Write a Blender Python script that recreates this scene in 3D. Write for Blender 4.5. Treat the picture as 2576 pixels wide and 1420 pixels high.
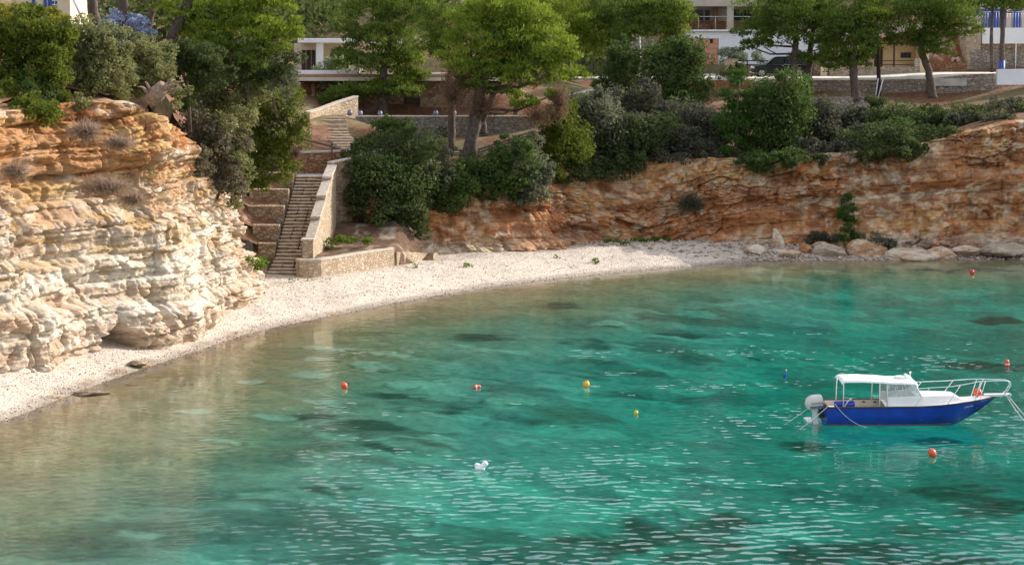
import bpy, math, random
import numpy as np
from mathutils import Vector, Matrix
random.seed(7); RNG = np.random.default_rng(11)
R = math.radians
scene = bpy.context.scene
for o in list(bpy.data.objects): bpy.data.objects.remove(o)
COL = scene.collection

# ------------------------------------------------------------------ camera, sky, sun, exposure
CAM_H, FPX, PITCH = 12.33, 5350.0, math.atan((710-165)/5350.0)
cam = bpy.data.cameras.new('camera'); camo = bpy.data.objects.new('camera', cam); COL.objects.link(camo)
cam.sensor_width = 36; cam.lens = 36*FPX/2576; cam.clip_end = 3000; cam.clip_start = 0.5
camo.location = (0,0,CAM_H); camo.rotation_euler = (R(90)-PITCH,0,0); scene.camera = camo
SUN = Vector((0.775,0.445,0.45)).normalized()
world = bpy.data.worlds.new('World'); scene.world = world; world.use_nodes = True
wn = world.node_tree.nodes; wl = world.node_tree.links
bg = wn['Background']; sky = wn.new('ShaderNodeTexSky'); sky.sky_type = 'NISHITA'; sky.sun_disc = False
sky.sun_elevation = math.asin(SUN.z); sky.sun_rotation = math.atan2(SUN.x, SUN.y)
sky.dust_density = 3.0; sky.air_density = 1.0; sky.ozone_density = 1.0
tcw = wn.new('ShaderNodeTexCoord'); mpw = wn.new('ShaderNodeMapping'); mpw.inputs['Scale'].default_value=(1.6,1.6,3.2); wl.new(tcw.outputs['Generated'],mpw.inputs[0])
cn = wn.new('ShaderNodeTexNoise'); cn.inputs['Scale'].default_value=1.7; cn.inputs['Detail'].default_value=7; cn.inputs['Roughness'].default_value=0.55; wl.new(mpw.outputs[0],cn.inputs[0])
cr = wn.new('ShaderNodeValToRGB'); cr.color_ramp.elements[0].position=0.46; cr.color_ramp.elements[1].position=0.66; wl.new(cn.outputs[0],cr.inputs[0])
cmx = wn.new('ShaderNodeMixRGB'); cmx.inputs[2].default_value=(11.5,11.4,11.6,1); wl.new(cr.outputs[0],cmx.inputs[0]); wl.new(sky.outputs[0],cmx.inputs[1]); wl.new(cmx.outputs[0], bg.inputs[0]); bg.inputs[1].default_value = 0.15
sl = bpy.data.lights.new('sun','SUN'); sl.energy = 3.8; sl.angle = R(0.55); sl.color = (1.0,0.93,0.85)
so = bpy.data.objects.new('sun', sl); COL.objects.link(so); so.rotation_euler = SUN.to_track_quat('Z','Y').to_euler(); so.location=(60,30,60)
vs = scene.view_settings; vs.view_transform='Standard'; vs.look='None'; vs.exposure=0.66; vs.gamma=1
scene.cycles.max_bounces = 8; scene.cycles.transparent_max_bounces = 16; scene.cycles.caustics_reflective=False; scene.cycles.caustics_refractive=False
scene.cycles.sample_clamp_indirect = 6

# ------------------------------------------------------------------ helpers
_cp, _sp = math.cos(PITCH), math.sin(PITCH)
def P(u, v, Y):            # point seen at (u,v) of the 2576 px wide photograph, at distance Y
    x = (u-1288)/FPX; y = -(v-710)/FPX
    d = (x, _cp + y*_sp, -_sp + y*_cp); t = Y/d[1]
    return np.array((d[0]*t, Y, CAM_H + d[2]*t))
def G(u, v, z=0.0):        # point seen at (u,v) on the level z
    x = (u-1288)/FPX; y = -(v-710)/FPX
    d = (x, _cp + y*_sp, -_sp + y*_cp); t = (z-CAM_H)/d[2]
    return np.array((d[0]*t, d[1]*t, z))
def ppm(Y): return FPX/Y
def ss(a, b, x):
    t = np.clip((np.asarray(x,float)-a)/(b-a),0,1); return t*t*(3-2*t)
def _hash(ix, iy, iz, seed):
    h = (ix.astype(np.int64)*374761393 + iy.astype(np.int64)*668265263 + iz.astype(np.int64)*2147483647 + seed*1274126177) & 0xffffffff
    h = ((h ^ (h >> 13))*1274126177) & 0xffffffff
    h = ((h ^ (h >> 16))*2246822519) & 0xffffffff
    return ((h ^ (h >> 15)) & 0xffffff)/float(0xffffff)
def vn(x, y, z=0.0, seed=0):   # value noise 0..1
    x, y, z = np.broadcast_arrays(np.asarray(x,float), np.asarray(y,float), np.asarray(z,float))
    ix, iy, iz = np.floor(x), np.floor(y), np.floor(z)
    fx, fy, fz = x-ix, y-iy, z-iz
    fx, fy, fz = fx*fx*(3-2*fx), fy*fy*(3-2*fy), fz*fz*(3-2*fz)
    r = 0
    for a in (0,1):
        for b in (0,1):
            for c in (0,1):
                r = r + _hash(ix+a,iy+b,iz+c,seed)*(fx if a else 1-fx)*(fy if b else 1-fy)*(fz if c else 1-fz)
    return r
def fbm(x, y, z=0.0, seed=0, o=4):
    r, a, t = 0, 1.0, 0
    for k in range(o):
        f = 2.03**k; r = r + a*vn(np.asarray(x)*f, np.asarray(y)*f, np.asarray(z)*f, seed+k*17); t += a; a *= 0.5
    return r/t
def link(o, parent=None):
    COL.objects.link(o)
    if parent is not None: o.parent = parent
    return o
def tag(o, label=None, cat=None, group=None, kind=None):
    if label: o['label'] = label
    if cat: o['category'] = cat
    if group: o['group'] = group
    if kind: o['kind'] = kind
    return o
def thing(name, loc, label, cat, group=None, rz=0):
    o = bpy.data.objects.new(name, None); o.empty_display_size = 0.3; COL.objects.link(o)
    o.location = loc; o.rotation_euler = (0,0,rz)
    return tag(o, label, cat, group)
def raw_mesh(name, V, F, mat, parent=None, smooth=False, col=None, off=None):
    """V (n,3), F (m,k) numpy; fast"""
    V = np.asarray(V, np.float32); F = np.asarray(F, np.int32)
    if off is not None: V = V - np.asarray(off, np.float32)
    me = bpy.data.meshes.new(name); n, (m,k) = len(V), F.shape
    me.vertices.add(n); me.vertices.foreach_set('co', V.ravel())
    me.loops.add(m*k); me.loops.foreach_set('vertex_index', F.ravel())
    me.polygons.add(m); me.polygons.foreach_set('loop_start', np.arange(0,m*k,k,dtype=np.int32))
    if smooth: me.polygons.foreach_set('use_smooth', np.ones(m,bool))
    if col is not None:
        a = me.color_attributes.new('Col','FLOAT_COLOR','POINT'); c = np.ones((n,4),np.float32); c[:,:3] = col
        a.data.foreach_set('color', c.ravel())
    me.materials.append(mat); me.update(calc_edges=True); me.validate()
    return link(bpy.data.objects.new(name, me), parent)
class MB:
    def __init__(s): s.v=[]; s.f=[]; s.sm=[]
    def add(s, vs, fs, sm=False):
        n=len(s.v); s.v += [tuple(map(float,q)) for q in vs]; s.f += [tuple(n+i for i in f) for f in fs]; s.sm += [sm]*len(fs); return s
    def box(s, c, d, M=None):
        x,y,z = [k/2 for k in d]
        q = [Vector((sx*x,sy*y,sz*z)) for sz in (-1,1) for sy in (-1,1) for sx in (-1,1)]
        if M is not None: q = [M@a for a in q]
        q = [(a[0]+c[0],a[1]+c[1],a[2]+c[2]) for a in q]
        return s.add(q, [(0,2,3,1),(4,5,7,6),(0,1,5,4),(2,6,7,3),(0,4,6,2),(1,3,7,5)])
    def b2(s, x0,x1,y0,y1,z0,z1): return s.box(((x0+x1)/2,(y0+y1)/2,(z0+z1)/2),(abs(x1-x0),abs(y1-y0),abs(z1-z0)))
    def tube(s, pts, r, n=8, cap=True, sm=True):
        pts = [Vector(p) for p in pts]; rs = r if isinstance(r,(list,tuple)) else [r]*len(pts)
        vs=[]; u=None
        for i,p in enumerate(pts):
            t = (pts[min(i+1,len(pts)-1)]-pts[max(i-1,0)]).normalized()
            if u is None: u = t.orthogonal().normalized()
            u = (u - t*u.dot(t)).normalized(); w = t.cross(u)
            vs += [p+(u*math.cos(a)+w*math.sin(a))*rs[i] for a in [2*math.pi*k/n for k in range(n)]]
        fs = [(i*n+k, i*n+(k+1)%n, (i+1)*n+(k+1)%n, (i+1)*n+k) for i in range(len(pts)-1) for k in range(n)]
        if cap: fs += [tuple(range(n-1,-1,-1)), tuple((len(pts)-1)*n+k for k in range(n))]
        return s.add(vs, fs, sm)
    def lathe(s, prof, c=(0,0,0), n=20, M=None):
        vs=[]
        for r_,z_ in prof:
            for k in range(n):
                a=2*math.pi*k/n; q=Vector((r_*math.cos(a), r_*math.sin(a), z_))
                if M is not None: q=M@q
                vs.append(q+Vector(c))
        fs=[(i*n+k, i*n+(k+1)%n, (i+1)*n+(k+1)%n, (i+1)*n+k) for i in range(len(prof)-1) for k in range(n)]
        fs += [tuple(range(n-1,-1,-1)), tuple((len(prof)-1)*n+k for k in range(n))]
        return s.add(vs, fs, True)
    def prism(s, poly, y0, y1):   # polygon in x,z extruded along y
        n=len(poly); vs=[(x,y0,z) for x,z in poly]+[(x,y1,z) for x,z in poly]
        return s.add(vs, [tuple(range(n)), tuple(range(2*n-1,n-1,-1))]+[(i,i+n,(i+1)%n+n,(i+1)%n) for i in range(n)])
    def build(s, name, mat, parent=None, bevel=0, off=None):
        me = bpy.data.meshes.new(name); v = s.v
        if off is not None: v = [(a-off[0],b-off[1],c-off[2]) for a,b,c in v]
        me.from_pydata(v, [], s.f); me.polygons.foreach_set('use_smooth', s.sm); me.materials.append(mat); me.update()
        import bmesh
        bm = bmesh.new(); bm.from_mesh(me); bmesh.ops.recalc_face_normals(bm, faces=bm.faces); bm.to_mesh(me); bm.free()
        o = link(bpy.data.objects.new(name, me), parent)
        if bevel:
            m = o.modifiers.new('bevel','BEVEL'); m.width=bevel; m.segments=2; m.limit_method='ANGLE'
        return o

# ------------------------------------------------------------------ materials
MATS = {}
def nmat(name):
    m = bpy.data.materials.new(name); m.use_nodes = True; nt = m.node_tree
    return m, nt.nodes, nt.links, nt.nodes['Principled BSDF']
def ramp(n, stops):
    r = n.new('ShaderNodeValToRGB'); e = r.color_ramp.elements
    while len(e) < len(stops): e.new(0.5)
    for q,(p,c) in zip(e, stops): q.position = p; q.color = (*c,1)
    return r
def coords(n, l, sc=(1,1,1)):
    tc = n.new('ShaderNodeTexCoord'); mp = n.new('ShaderNodeMapping'); mp.inputs['Scale'].default_value = sc
    l.new(tc.outputs['Object'], mp.inputs[0]); return mp.outputs[0]
def plain(name, c, rough=0.6, metal=0.0, var=0.12, scale=3.0, bump=0.0, spec=0.5):
    """one paint or material with slight natural mottling"""
    m,n,l,b = nmat(name); co = coords(n,l)
    no = n.new('ShaderNodeTexNoise'); no.inputs['Scale'].default_value=scale; no.inputs['Detail'].default_value=6; l.new(co,no.inputs[0])
    a = [max(0,k*(1-var)) for k in c]; d = [min(1,k*(1+var)) for k in c]
    r = ramp(n,[(0.3,a),(0.7,d)]); l.new(no.outputs[0], r.inputs[0]); l.new(r.outputs[0], b.inputs['Base Color'])
    b.inputs['Roughness'].default_value=rough; b.inputs['Metallic'].default_value=metal; b.inputs['Specular IOR Level'].default_value=spec
    if bump:
        bu=n.new('ShaderNodeBump'); bu.inputs['Strength'].default_value=bump; bu.inputs['Distance'].default_value=0.05; l.new(no.outputs[0],bu.inputs['Height']); l.new(bu.outputs[0],b.inputs['Normal'])
    MATS[name]=m; return m
def stone(name, cols, mortar, sc=(4,4,6.5), edge=0.05, bump=0.7):
    m,n,l,b = nmat(name); co = coords(n,l,sc)
    ns=n.new('ShaderNodeTexNoise'); ns.inputs['Scale'].default_value=1.5; l.new(co,ns.inputs[0])
    mx=n.new('ShaderNodeMixRGB'); mx.inputs[0].default_value=0.12; l.new(co,mx.inputs[1]); l.new(ns.outputs['Color'],mx.inputs[2])
    v1=n.new('ShaderNodeTexVoronoi'); v1.inputs['Scale'].default_value=1; l.new(mx.outputs[0],v1.inputs[0])
    v2=n.new('ShaderNodeTexVoronoi'); v2.feature='DISTANCE_TO_EDGE'; v2.inputs['Scale'].default_value=1; l.new(mx.outputs[0],v2.inputs[0])
    sp=n.new('ShaderNodeSeparateColor'); l.new(v1.outputs['Color'],sp.inputs[0])
    r=ramp(n,[(i/(len(cols)-1),c) for i,c in enumerate(cols)]); l.new(sp.outputs[0],r.inputs[0])
    e=ramp(n,[(0,(0,0,0)),(edge*2.4,(1,1,1))]); l.new(v2.outputs['Distance'],e.inputs[0])
    f=n.new('ShaderNodeTexNoise'); f.inputs['Scale'].default_value=9; f.inputs['Detail'].default_value=5; l.new(co,f.inputs[0])
    g=ramp(n,[(0.3,(0.72,0.72,0.72)),(0.7,(1.15,1.15,1.15))]); l.new(f.outputs[0],g.inputs[0])
    mm=n.new('ShaderNodeMixRGB'); mm.inputs[1].default_value=(*mortar,1); l.new(e.outputs[0],mm.inputs[0]); l.new(r.outputs[0],mm.inputs[2])
    mu=n.new('ShaderNodeMixRGB'); mu.blend_type='MULTIPLY'; mu.inputs[0].default_value=1; l.new(mm.outputs[0],mu.inputs[1]); l.new(g.outputs[0],mu.inputs[2])
    l.new(mu.outputs[0],b.inputs['Base Color']); b.inputs['Roughness'].default_value=0.92; b.inputs['Specular IOR Level'].default_value=0.15
    bu=n.new('ShaderNodeBump'); bu.inputs['Strength'].default_value=bump; bu.inputs['Distance'].default_value=0.05
    ad=n.new('ShaderNodeMath'); ad.operation='MULTIPLY_ADD'; l.new(f.outputs[0],ad.inputs[0]); ad.inputs[1].default_value=0.35; l.new(e.outputs[0],ad.inputs[2])
    l.new(ad.outputs[0],bu.inputs['Height']); l.new(bu.outputs[0],b.inputs['Normal'])
    MATS[name]=m; return m
def leafmat(name, trans=0.35, gain=1.0):
    m,n,l,b = nmat(name); n.remove(b); out=n['Material Output']
    at=n.new('ShaderNodeAttribute'); at.attribute_name='Col'
    d=n.new('ShaderNodeBsdfDiffuse'); t=n.new('ShaderNodeBsdfTranslucent'); mx=n.new('ShaderNodeMixShader'); mx.inputs[0].default_value=trans
    hs=n.new('ShaderNodeHueSaturation'); hs.inputs['Hue'].default_value=0.485; hs.inputs['Value'].default_value=1.5*gain
    l.new(at.outputs[0],d.inputs[0]); l.new(at.outputs[0],hs.inputs['Color']); l.new(hs.outputs[0],t.inputs[0])
    l.new(d.outputs[0],mx.inputs[1]); l.new(t.outputs[0],mx.inputs[2]); l.new(mx.outputs[0],out.inputs[0]); MATS[name]=m; return m
def colmat(name, rough=0.9, nscale=6, lo=0.75, hi=1.2, bump=0.5, dist=0.06, vor=0, spec=0.15):
    """vertex coloured rock or soil with fine grain"""
    m,n,l,b = nmat(name); co=coords(n,l)
    at=n.new('ShaderNodeAttribute'); at.attribute_name='Col'
    f=n.new('ShaderNodeTexNoise'); f.inputs['Scale'].default_value=nscale; f.inputs['Detail'].default_value=8; f.inputs['Roughness'].default_value=0.65; l.new(co,f.inputs[0])
    g=ramp(n,[(0.3,(lo,lo,lo)),(0.7,(hi,hi,hi))]); l.new(f.outputs[0],g.inputs[0])
    mu=n.new('ShaderNodeMixRGB'); mu.blend_type='MULTIPLY'; mu.inputs[0].default_value=1; l.new(at.outputs[0],mu.inputs[1]); l.new(g.outputs[0],mu.inputs[2])
    colr=mu.outputs[0]; h=f.outputs[0]
    if vor:
        v=n.new('ShaderNodeTexVoronoi'); v.inputs['Scale'].default_value=vor; l.new(co,v.inputs[0])
        sp=n.new('ShaderNodeSeparateColor'); l.new(v.outputs['Color'],sp.inputs[0])
        r2=ramp(n,[(0,(0.72,0.71,0.70)),(0.5,(0.98,0.97,0.96)),(1,(1.18,1.17,1.16))]); l.new(sp.outputs[0],r2.inputs[0])
        m2=n.new('ShaderNodeMixRGB'); m2.blend_type='MULTIPLY'; m2.inputs[0].default_value=1; l.new(colr,m2.inputs[1]); l.new(r2.outputs[0],m2.inputs[2]); colr=m2.outputs[0]
        iv=n.new('ShaderNodeMath'); iv.operation='SUBTRACT'; iv.inputs[0].default_value=1; l.new(v.outputs['Distance'],iv.inputs[1]); h=iv.outputs[0]
    l.new(colr,b.inputs['Base Color']); b.inputs['Roughness'].default_value=rough; b.inputs['Specular IOR Level'].default_value=spec
    bu=n.new('ShaderNodeBump'); bu.inputs['Strength'].default_value=bump; bu.inputs['Distance'].default_value=dist
    l.new(h,bu.inputs['Height']); l.new(bu.outputs[0],b.inputs['Normal']); MATS[name]=m; return m
colmat('rock', nscale=5, lo=0.74, hi=1.22, bump=0.6, dist=0.08)
_m=MATS['rock']; _n=_m.node_tree.nodes; _l=_m.node_tree.links; _b=_n['Principled BSDF']
_co=coords(_n,_l,(1.1,1.1,13)); _t=_n.new('ShaderNodeTexNoise'); _t.inputs['Scale'].default_value=1.0; _t.inputs['Detail'].default_value=5; _t.inputs['Roughness'].default_value=.6; _t.inputs['Distortion'].default_value=.3; _l.new(_co,_t.inputs[0])
_r=ramp(_n,[(.36,(.70,.67,.64)),(.46,(1,1,1)),(.7,(1.08,1.08,1.08))]); _l.new(_t.outputs[0],_r.inputs[0])
_mu=_n.new('ShaderNodeMixRGB'); _mu.blend_type='MULTIPLY'; _mu.inputs[0].default_value=.8; _old=_b.inputs['Base Color'].links[0].from_socket; _l.new(_old,_mu.inputs[1]); _l.new(_r.outputs[0],_mu.inputs[2]); _l.new(_mu.outputs[0],_b.inputs['Base Color'])
_bu=_n.new('ShaderNodeBump'); _bu.inputs['Strength'].default_value=.75; _bu.inputs['Distance'].default_value=.10; _l.new(_t.outputs[0],_bu.inputs['Height']); _l.new(_b.inputs['Normal'].links[0].from_socket,_bu.inputs['Normal']); _l.new(_bu.outputs[0],_b.inputs['Normal'])
colmat('pebble', nscale=1.2, lo=0.88, hi=1.1, bump=0.8, dist=0.05, vor=11)
colmat('sea_floor', nscale=2.2, lo=0.7, hi=1.25, bump=0.3, dist=0.1)
colmat('soil', nscale=3, lo=0.6, hi=1.3, bump=0.8, dist=0.15)
leafmat('leaf'); leafmat('needle', 0.30, 1.0); 
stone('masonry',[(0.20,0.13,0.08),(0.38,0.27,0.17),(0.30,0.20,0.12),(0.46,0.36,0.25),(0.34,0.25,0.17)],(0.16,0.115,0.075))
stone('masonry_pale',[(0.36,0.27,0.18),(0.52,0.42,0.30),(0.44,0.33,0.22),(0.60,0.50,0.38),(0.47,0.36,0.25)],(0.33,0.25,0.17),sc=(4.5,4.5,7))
stone('masonry_grey',[(0.22,0.18,0.14),(0.34,0.29,0.24),(0.28,0.23,0.18),(0.42,0.37,0.31)],(0.14,0.115,0.095),sc=(3.2,3.2,5))
stone('masonry_red',[(0.24,0.10,0.05),(0.36,0.19,0.10),(0.30,0.14,0.07),(0.40,0.25,0.15)],(0.15,0.08,0.045),sc=(3.5,3.5,6))
plain('coping',(0.42,0.36,0.29),0.9,var=0.25,scale=5,bump=0.4)
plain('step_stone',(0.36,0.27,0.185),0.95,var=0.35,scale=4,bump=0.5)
plain('riser_stone_shaded',(0.27,0.19,0.125),0.95,var=0.4,scale=4,bump=0.5); plain('tread_stone_lit',(0.52,0.43,0.32),0.95,var=0.3,scale=4,bump=0.5)  # treads paler than risers for wear, and sky light put into the colour
plain('concrete',(0.42,0.39,0.35),0.9,var=0.2,scale=2,bump=0.3)
plain('road_concrete',(0.60,0.54,0.45),0.9,var=0.15,scale=1.2)
plain('white_wall',(0.74,0.74,0.76),0.85,var=0.06,scale=1.5)
plain('cream_wall',(0.60,0.50,0.38),0.85,var=0.08,scale=1.5)
plain('yellow_wall',(0.66,0.47,0.23),0.85,var=0.08,scale=1.5)
plain('pillar_yellow',(0.74,0.58,0.34),0.85,var=0.08,scale=1.5)
plain('grey_render',(0.38,0.33,0.27),0.9,var=0.12,scale=2)
plain('terracotta',(0.52,0.20,0.11),0.8,var=0.3,scale=4)
plain('garage_paint',(0.56,0.27,0.17),0.6,var=0.10,scale=3)
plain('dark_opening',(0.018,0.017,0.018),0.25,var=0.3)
plain('glass_dark',(0.03,0.035,0.04),0.08,var=0.2)
plain('wood_dark',(0.055,0.035,0.024),0.8,var=0.35,scale=8)
plain('wood_weathered',(0.17,0.125,0.09),0.9,var=0.35,scale=8,bump=0.4)
plain('blue_paint',(0.02,0.06,0.30),0.5,var=0.15)
plain('bark',(0.085,0.062,0.048),0.95,var=0.5,scale=5,bump=0.9)
plain('bark_pale',(0.20,0.155,0.12),0.95,var=0.45,scale=6,bump=0.9)
plain('driftwood',(0.24,0.165,0.115),0.95,var=0.4,scale=8,bump=0.8)
plain('metal_grey',(0.55,0.55,0.54),0.45,metal=0.6,var=0.1)
plain('iron',(0.03,0.028,0.028),0.6,var=0.2)
plain('pot_glaze',(0.20,0.19,0.30),0.45,var=0.2)
plain('clay',(0.42,0.24,0.14),0.85,var=0.2)
plain('pole_concrete',(0.40,0.37,0.33),0.9,var=0.15,scale=4)

# ------------------------------------------------------------------ plan of the bay
WL = np.array([(-60,20),(-34,45),(-22,62),(-17.7,73.7),(-16.5,80.4),(-15.3,85.7),(-13.6,92.2),(-12.5,97),(-11.1,100.7),(-8.6,105.5),(-6,110.9),(-1.9,117.8),(2.6,123.3),(7.5,128),(11.3,131),(15.4,134.4),(20.4,134.8),(26,135.2),(32.7,135.6),(42,134),(52,126),(62,112),(75,95),(110,80)],float)
FT = np.array([(-62,30),(-36,55),(-25,70),(-19.6,80.4),(-17.8,82.8),(-17.1,87.3),(-16.0,89.2),(-13.9,92.2),(-13.4,93.4),(-13.9,97),(-14.2,100.2),(-12.9,103.2),(-12.9,106),(-13.4,110),(-14.6,113.5),(-15.3,116.5),(-15.3,124),(-14.8,128.4),(-9.6,128.6),(-9.6,126.5),(-8.4,124.6),(-6.6,125.6),(-5,127.5),(-2,129),(2,130.8),(5.4,136),(10,138),(15.9,138.8),(20,138),(26,137.6),(33,137.4),(44,136),(54,128),(64,114),(77,97),(112,82)],float)
def pdist(X, Y, L):            # signed distance to a polyline, positive on its left (land) side
    best = np.full(X.shape, 1e9); sg = np.ones(X.shape)
    for a, b in zip(L[:-1], L[1:]):
        d = b-a; t = np.clip(((X-a[0])*d[0]+(Y-a[1])*d[1])/(d@d),0,1)
        q = np.hypot(X-a[0]-t*d[0], Y-a[1]-t*d[1]); s = np.sign(d[0]*(Y-a[1])-d[1]*(X-a[0]))
        m = q < best-1e-6; best = np.where(m,q,best); sg = np.where(m,np.where(s==0,1,s),sg)
    return best*sg
LC = np.array([(-60,60,10.5),(-40,70,10.5),(-30,78,10.5),(-22,84,10.5),(-19.5,88,10.6),(-17.5,91,10.8),(-16.2,95,10.5),(-16,99,9.0),(-15.2,104,7.0),(-15,108,6.2),(-15.8,112,6.6),(-16.6,117,7.6),(-16.6,124,8.6),
 (-22,98,12.2),(-22,106,13.3),(-18,106,12.2),(-17,110,9.5),(-20,115,11.5),(-18.5,121,10),(-28,110,14.5),(-35,100,14),(-30,130,16),(-20,130,11),(-16.5,128,9.0),(-13,130,7.2),(-10,130,7.1),(-9.8,134,7.3),(-11,141,8.7),(-14.5,136,8.8),
 (-9,129.5,6.7),(-6,130.0,6.2),(-3,131,5.9),(0,132.5,5.9),(3,134,5.6),(6.5,139,5.8),(10,141.5,6.4),(16,142,6.3),(20,141.5,6.7),(26,141,7.0),(29,141,7.8),(32,140.5,8.5),(40,139,9),(56,132,9.5),(70,116,9.5),
 (-8,137,7.1),(-2,137,6.9),(2,137.5,7.4),(-8,143,8.0),(0,143,8.0),(4,143,8.2),(-9,148,8.75),(0,149,8.75),(5,150,8.9),(8,150,8.4),(14,150,8.2),(20,155,8.5),(28,154,8.8),(36,154,9.6),
 (10,164,9.3),(20,164,9.2),(30,164,9.3),(38,164,10.0),(24,160,9.0),(14,158,8.8),(33,160,9.2),(6,170,11.35),(14,170,11.35),(24,170,11.35),(34,170,11.4),(48,170,12.2),(6,178,11.6),(16,178,11.9),(30,178,11.6),(-20,160,11.8),(-10,160,11.75),(0,160,11.7),(-20,172,13.5),(-5,172,13.5),
 (-40,200,24),(-10,200,23),(20,200,21),(45,200,22),(-40,260,48),(0,260,48),(60,260,48),(-80,150,22),(80,180,18),(100,140,13),(-90,320,70),(100,320,70)],float)
def _tps(r2): return 0.5*r2*np.log(r2+1e-9)
_n=len(LC); _A=np.zeros((_n+3,_n+3)); _d=((LC[:,None,:2]-LC[None,:,:2])**2).sum(-1)
_A[:_n,:_n]=_tps(_d)+np.eye(_n)*2.0; _A[:_n,_n]=1; _A[:_n,_n+1:]=LC[:,:2]; _A[_n,:_n]=1; _A[_n+1:,:_n]=LC[:,:2].T
_w=np.linalg.solve(_A, np.concatenate([LC[:,2],[0,0,0]]))
PLAT = [(4,52,167.5,178,11.33,0.7),(-17,-2,154.2,166,11.2,0.5),(-13,6,144.2,151.6,8.7,0.5)]
def land(X, Y):
    X=np.atleast_1d(np.asarray(X,float)); Y=np.atleast_1d(np.asarray(Y,float)); sh=X.shape; x=X.ravel(); y=Y.ravel(); z=_w[_n]+_w[_n+1]*x+_w[_n+2]*y
    for k in range(_n): z = z + _w[k]*_tps((x-LC[k,0])**2+(y-LC[k,1])**2)
    z = z + (fbm(x/3,y/3,0,5)-0.5)*0.5
    for x0,x1,y0,y1,h,f in PLAT:
        m = ss(x0-f,x0,x)*(1-ss(x1,x1+f,x))*ss(y0-f,y0,y)*(1-ss(y1,y1+f,y)); z = z*(1-m)+h*m
    return z.reshape(sh)
def land1(x,y): return float(land(x,y)[0])
def grid_faces(nx, ny):
    i = np.arange(nx-1)[None,:] + np.arange(ny-1)[:,None]*nx
    i = i.ravel(); return np.stack([i,i+1,i+nx+1,i+nx],1)
def sub_mesh(V, F, keep, C):
    F=F[keep]; u,inv=np.unique(F,return_inverse=True); return V[u], inv.reshape(F.shape), C[u]
# --- bay floor: beach and sea floor are one sheet cut at the waterline
def bay_z(x, y):
    dw = pdist(x,y,WL); d = -dw
    up = 0.205*np.clip(dw,0,5)**0.92 + 0.016*np.clip(dw,0,40)
    up = np.minimum(up, 1.55)
    dn = 0.05*np.clip(d,0,9) + 2.6*ss(6,30,d)*0.62 + 0.9*ss(26,60,d) + 1.6*ss(60,110,d)
    dn = dn + 0.5*ss(6,16,d)*(x>16)*ss(110,130,y)
    z = np.where(dw>0, up, -dn)
    n = fbm(x/1.6,y/1.6,0,21)-0.5
    return z + np.where(dw>0, n*0.22*ss(0,2,dw), n*0.35*ss(1,7,d) + (fbm(x/5,y/5,0,33)-0.5)*0.5*ss(4,14,d)), dw
xs = np.concatenate([np.arange(-70,-30,1.5),np.arange(-30,38,0.2),np.arange(38,118,1.5)]); ys = np.concatenate([np.arange(-30,48,2.0),np.arange(48,142,0.2)])
X,Y = np.meshgrid(xs,ys); x=X.ravel(); y=Y.ravel(); z,dw = bay_z(x,y)
ft = pdist(x,y,FT); F = grid_faces(len(xs),len(ys)); V=np.stack([x,y,z],1)
# colours of the ground itself
peb = np.array((0.55,0.48,0.405))*(0.86+0.28*fbm(x/2.5,y/2.5,0,41))[:,None]
peb = peb*np.array((1,1,1)) ; red = ss(0.55,0.8,fbm(x/4,y/4,0,43))*0.25*ss(118,128,y)
peb = peb*(1-red[:,None]) + red[:,None]*np.array((0.42,0.30,0.20))
wet = (1-ss(0.15,0.9,dw+0.5*(fbm(x,y,0,47)-0.5)))[:,None]; weed = ss(0.55,0.7,fbm(x/0.8,y/0.8,0,45))[:,None]*(1-ss(100,112,y))[:,None]
peb = peb*(1-0.42*wet) ; peb = peb*(1-wet*weed*0.6)+wet*weed*0.6*np.array((0.20,0.12,0.04))
d=-dw
near = np.array((0.33,0.235,0.120)); far = np.array((0.345,0.35,0.27))
k = ss(5,15,d+6*(fbm(x/7,y/7,0,51)-0.5))[:,None]
sb = near*(1-k)+far*k
mot = fbm(x/2.2,y/1.6,0,55); sb = sb*(0.72+0.56*mot)[:,None]
bigs = fbm(x/9,y/6,0,57)
weedm = (ss(0.47,0.62,fbm(x/3.2,y/2.0,0,59)*0.6+bigs*0.4)*ss(7,13,d)*.58*(1-0.55*ss(2,12,x-(y-60)*.12)))
for (u,v,ru,rv) in [(1390,828,60,8),(1905,906,75,9),(2490,898,110,14),(2470,1215,150,38),(1500,1340,110,40),(1680,1330,200,46),(1800,1290,120,26),(1780,1265,90,18),(2230,1370,300,55),(2330,1300,120,20),(2350,1080,60,6),(2050,1100,80,14),(930,1135,90,14),(1130,1075,130,14),(1060,1050,120,9),(1330,1085,120,12),(760,1120,80,10),(1500,905,100,8),(1150,1000,140,7),(1250,905,120,7),(1700,870,140,6),(2420,735,110,4),(2520,810,70,6),(1050,1180,120,12),(880,1290,110,10)]:
    c=G(u,v,-1.6); a=G(u+ru,v,-1.6); b_=G(u,v-rv,-1.6); rx=abs(a[0]-c[0]); ry=abs(b_[1]-c[1])
    q=((x-c[0])/rx)**2+((y-c[1])/ry)**2
    q=q+3.0*(fbm(x/1.7,y/1.7,0,61)-0.5)+1.2*(fbm(x/.5,y/.5,0,62)-.5)
    weedm=np.maximum(weedm, 0.88*(1-ss(0.25,1.45,q)))
sb = sb*(1-weedm[:,None]) + weedm[:,None]*np.array((0.055,0.062,0.045))
pale = ss(0.60,0.66,fbm(x/2.6,y/2.0,0,63))*ss(8,12,d)*(1-ss(26,34,d)); sb = sb*(1-0.5*pale[:,None])+0.5*pale[:,None]*np.array((0.62,0.58,0.42))
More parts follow.
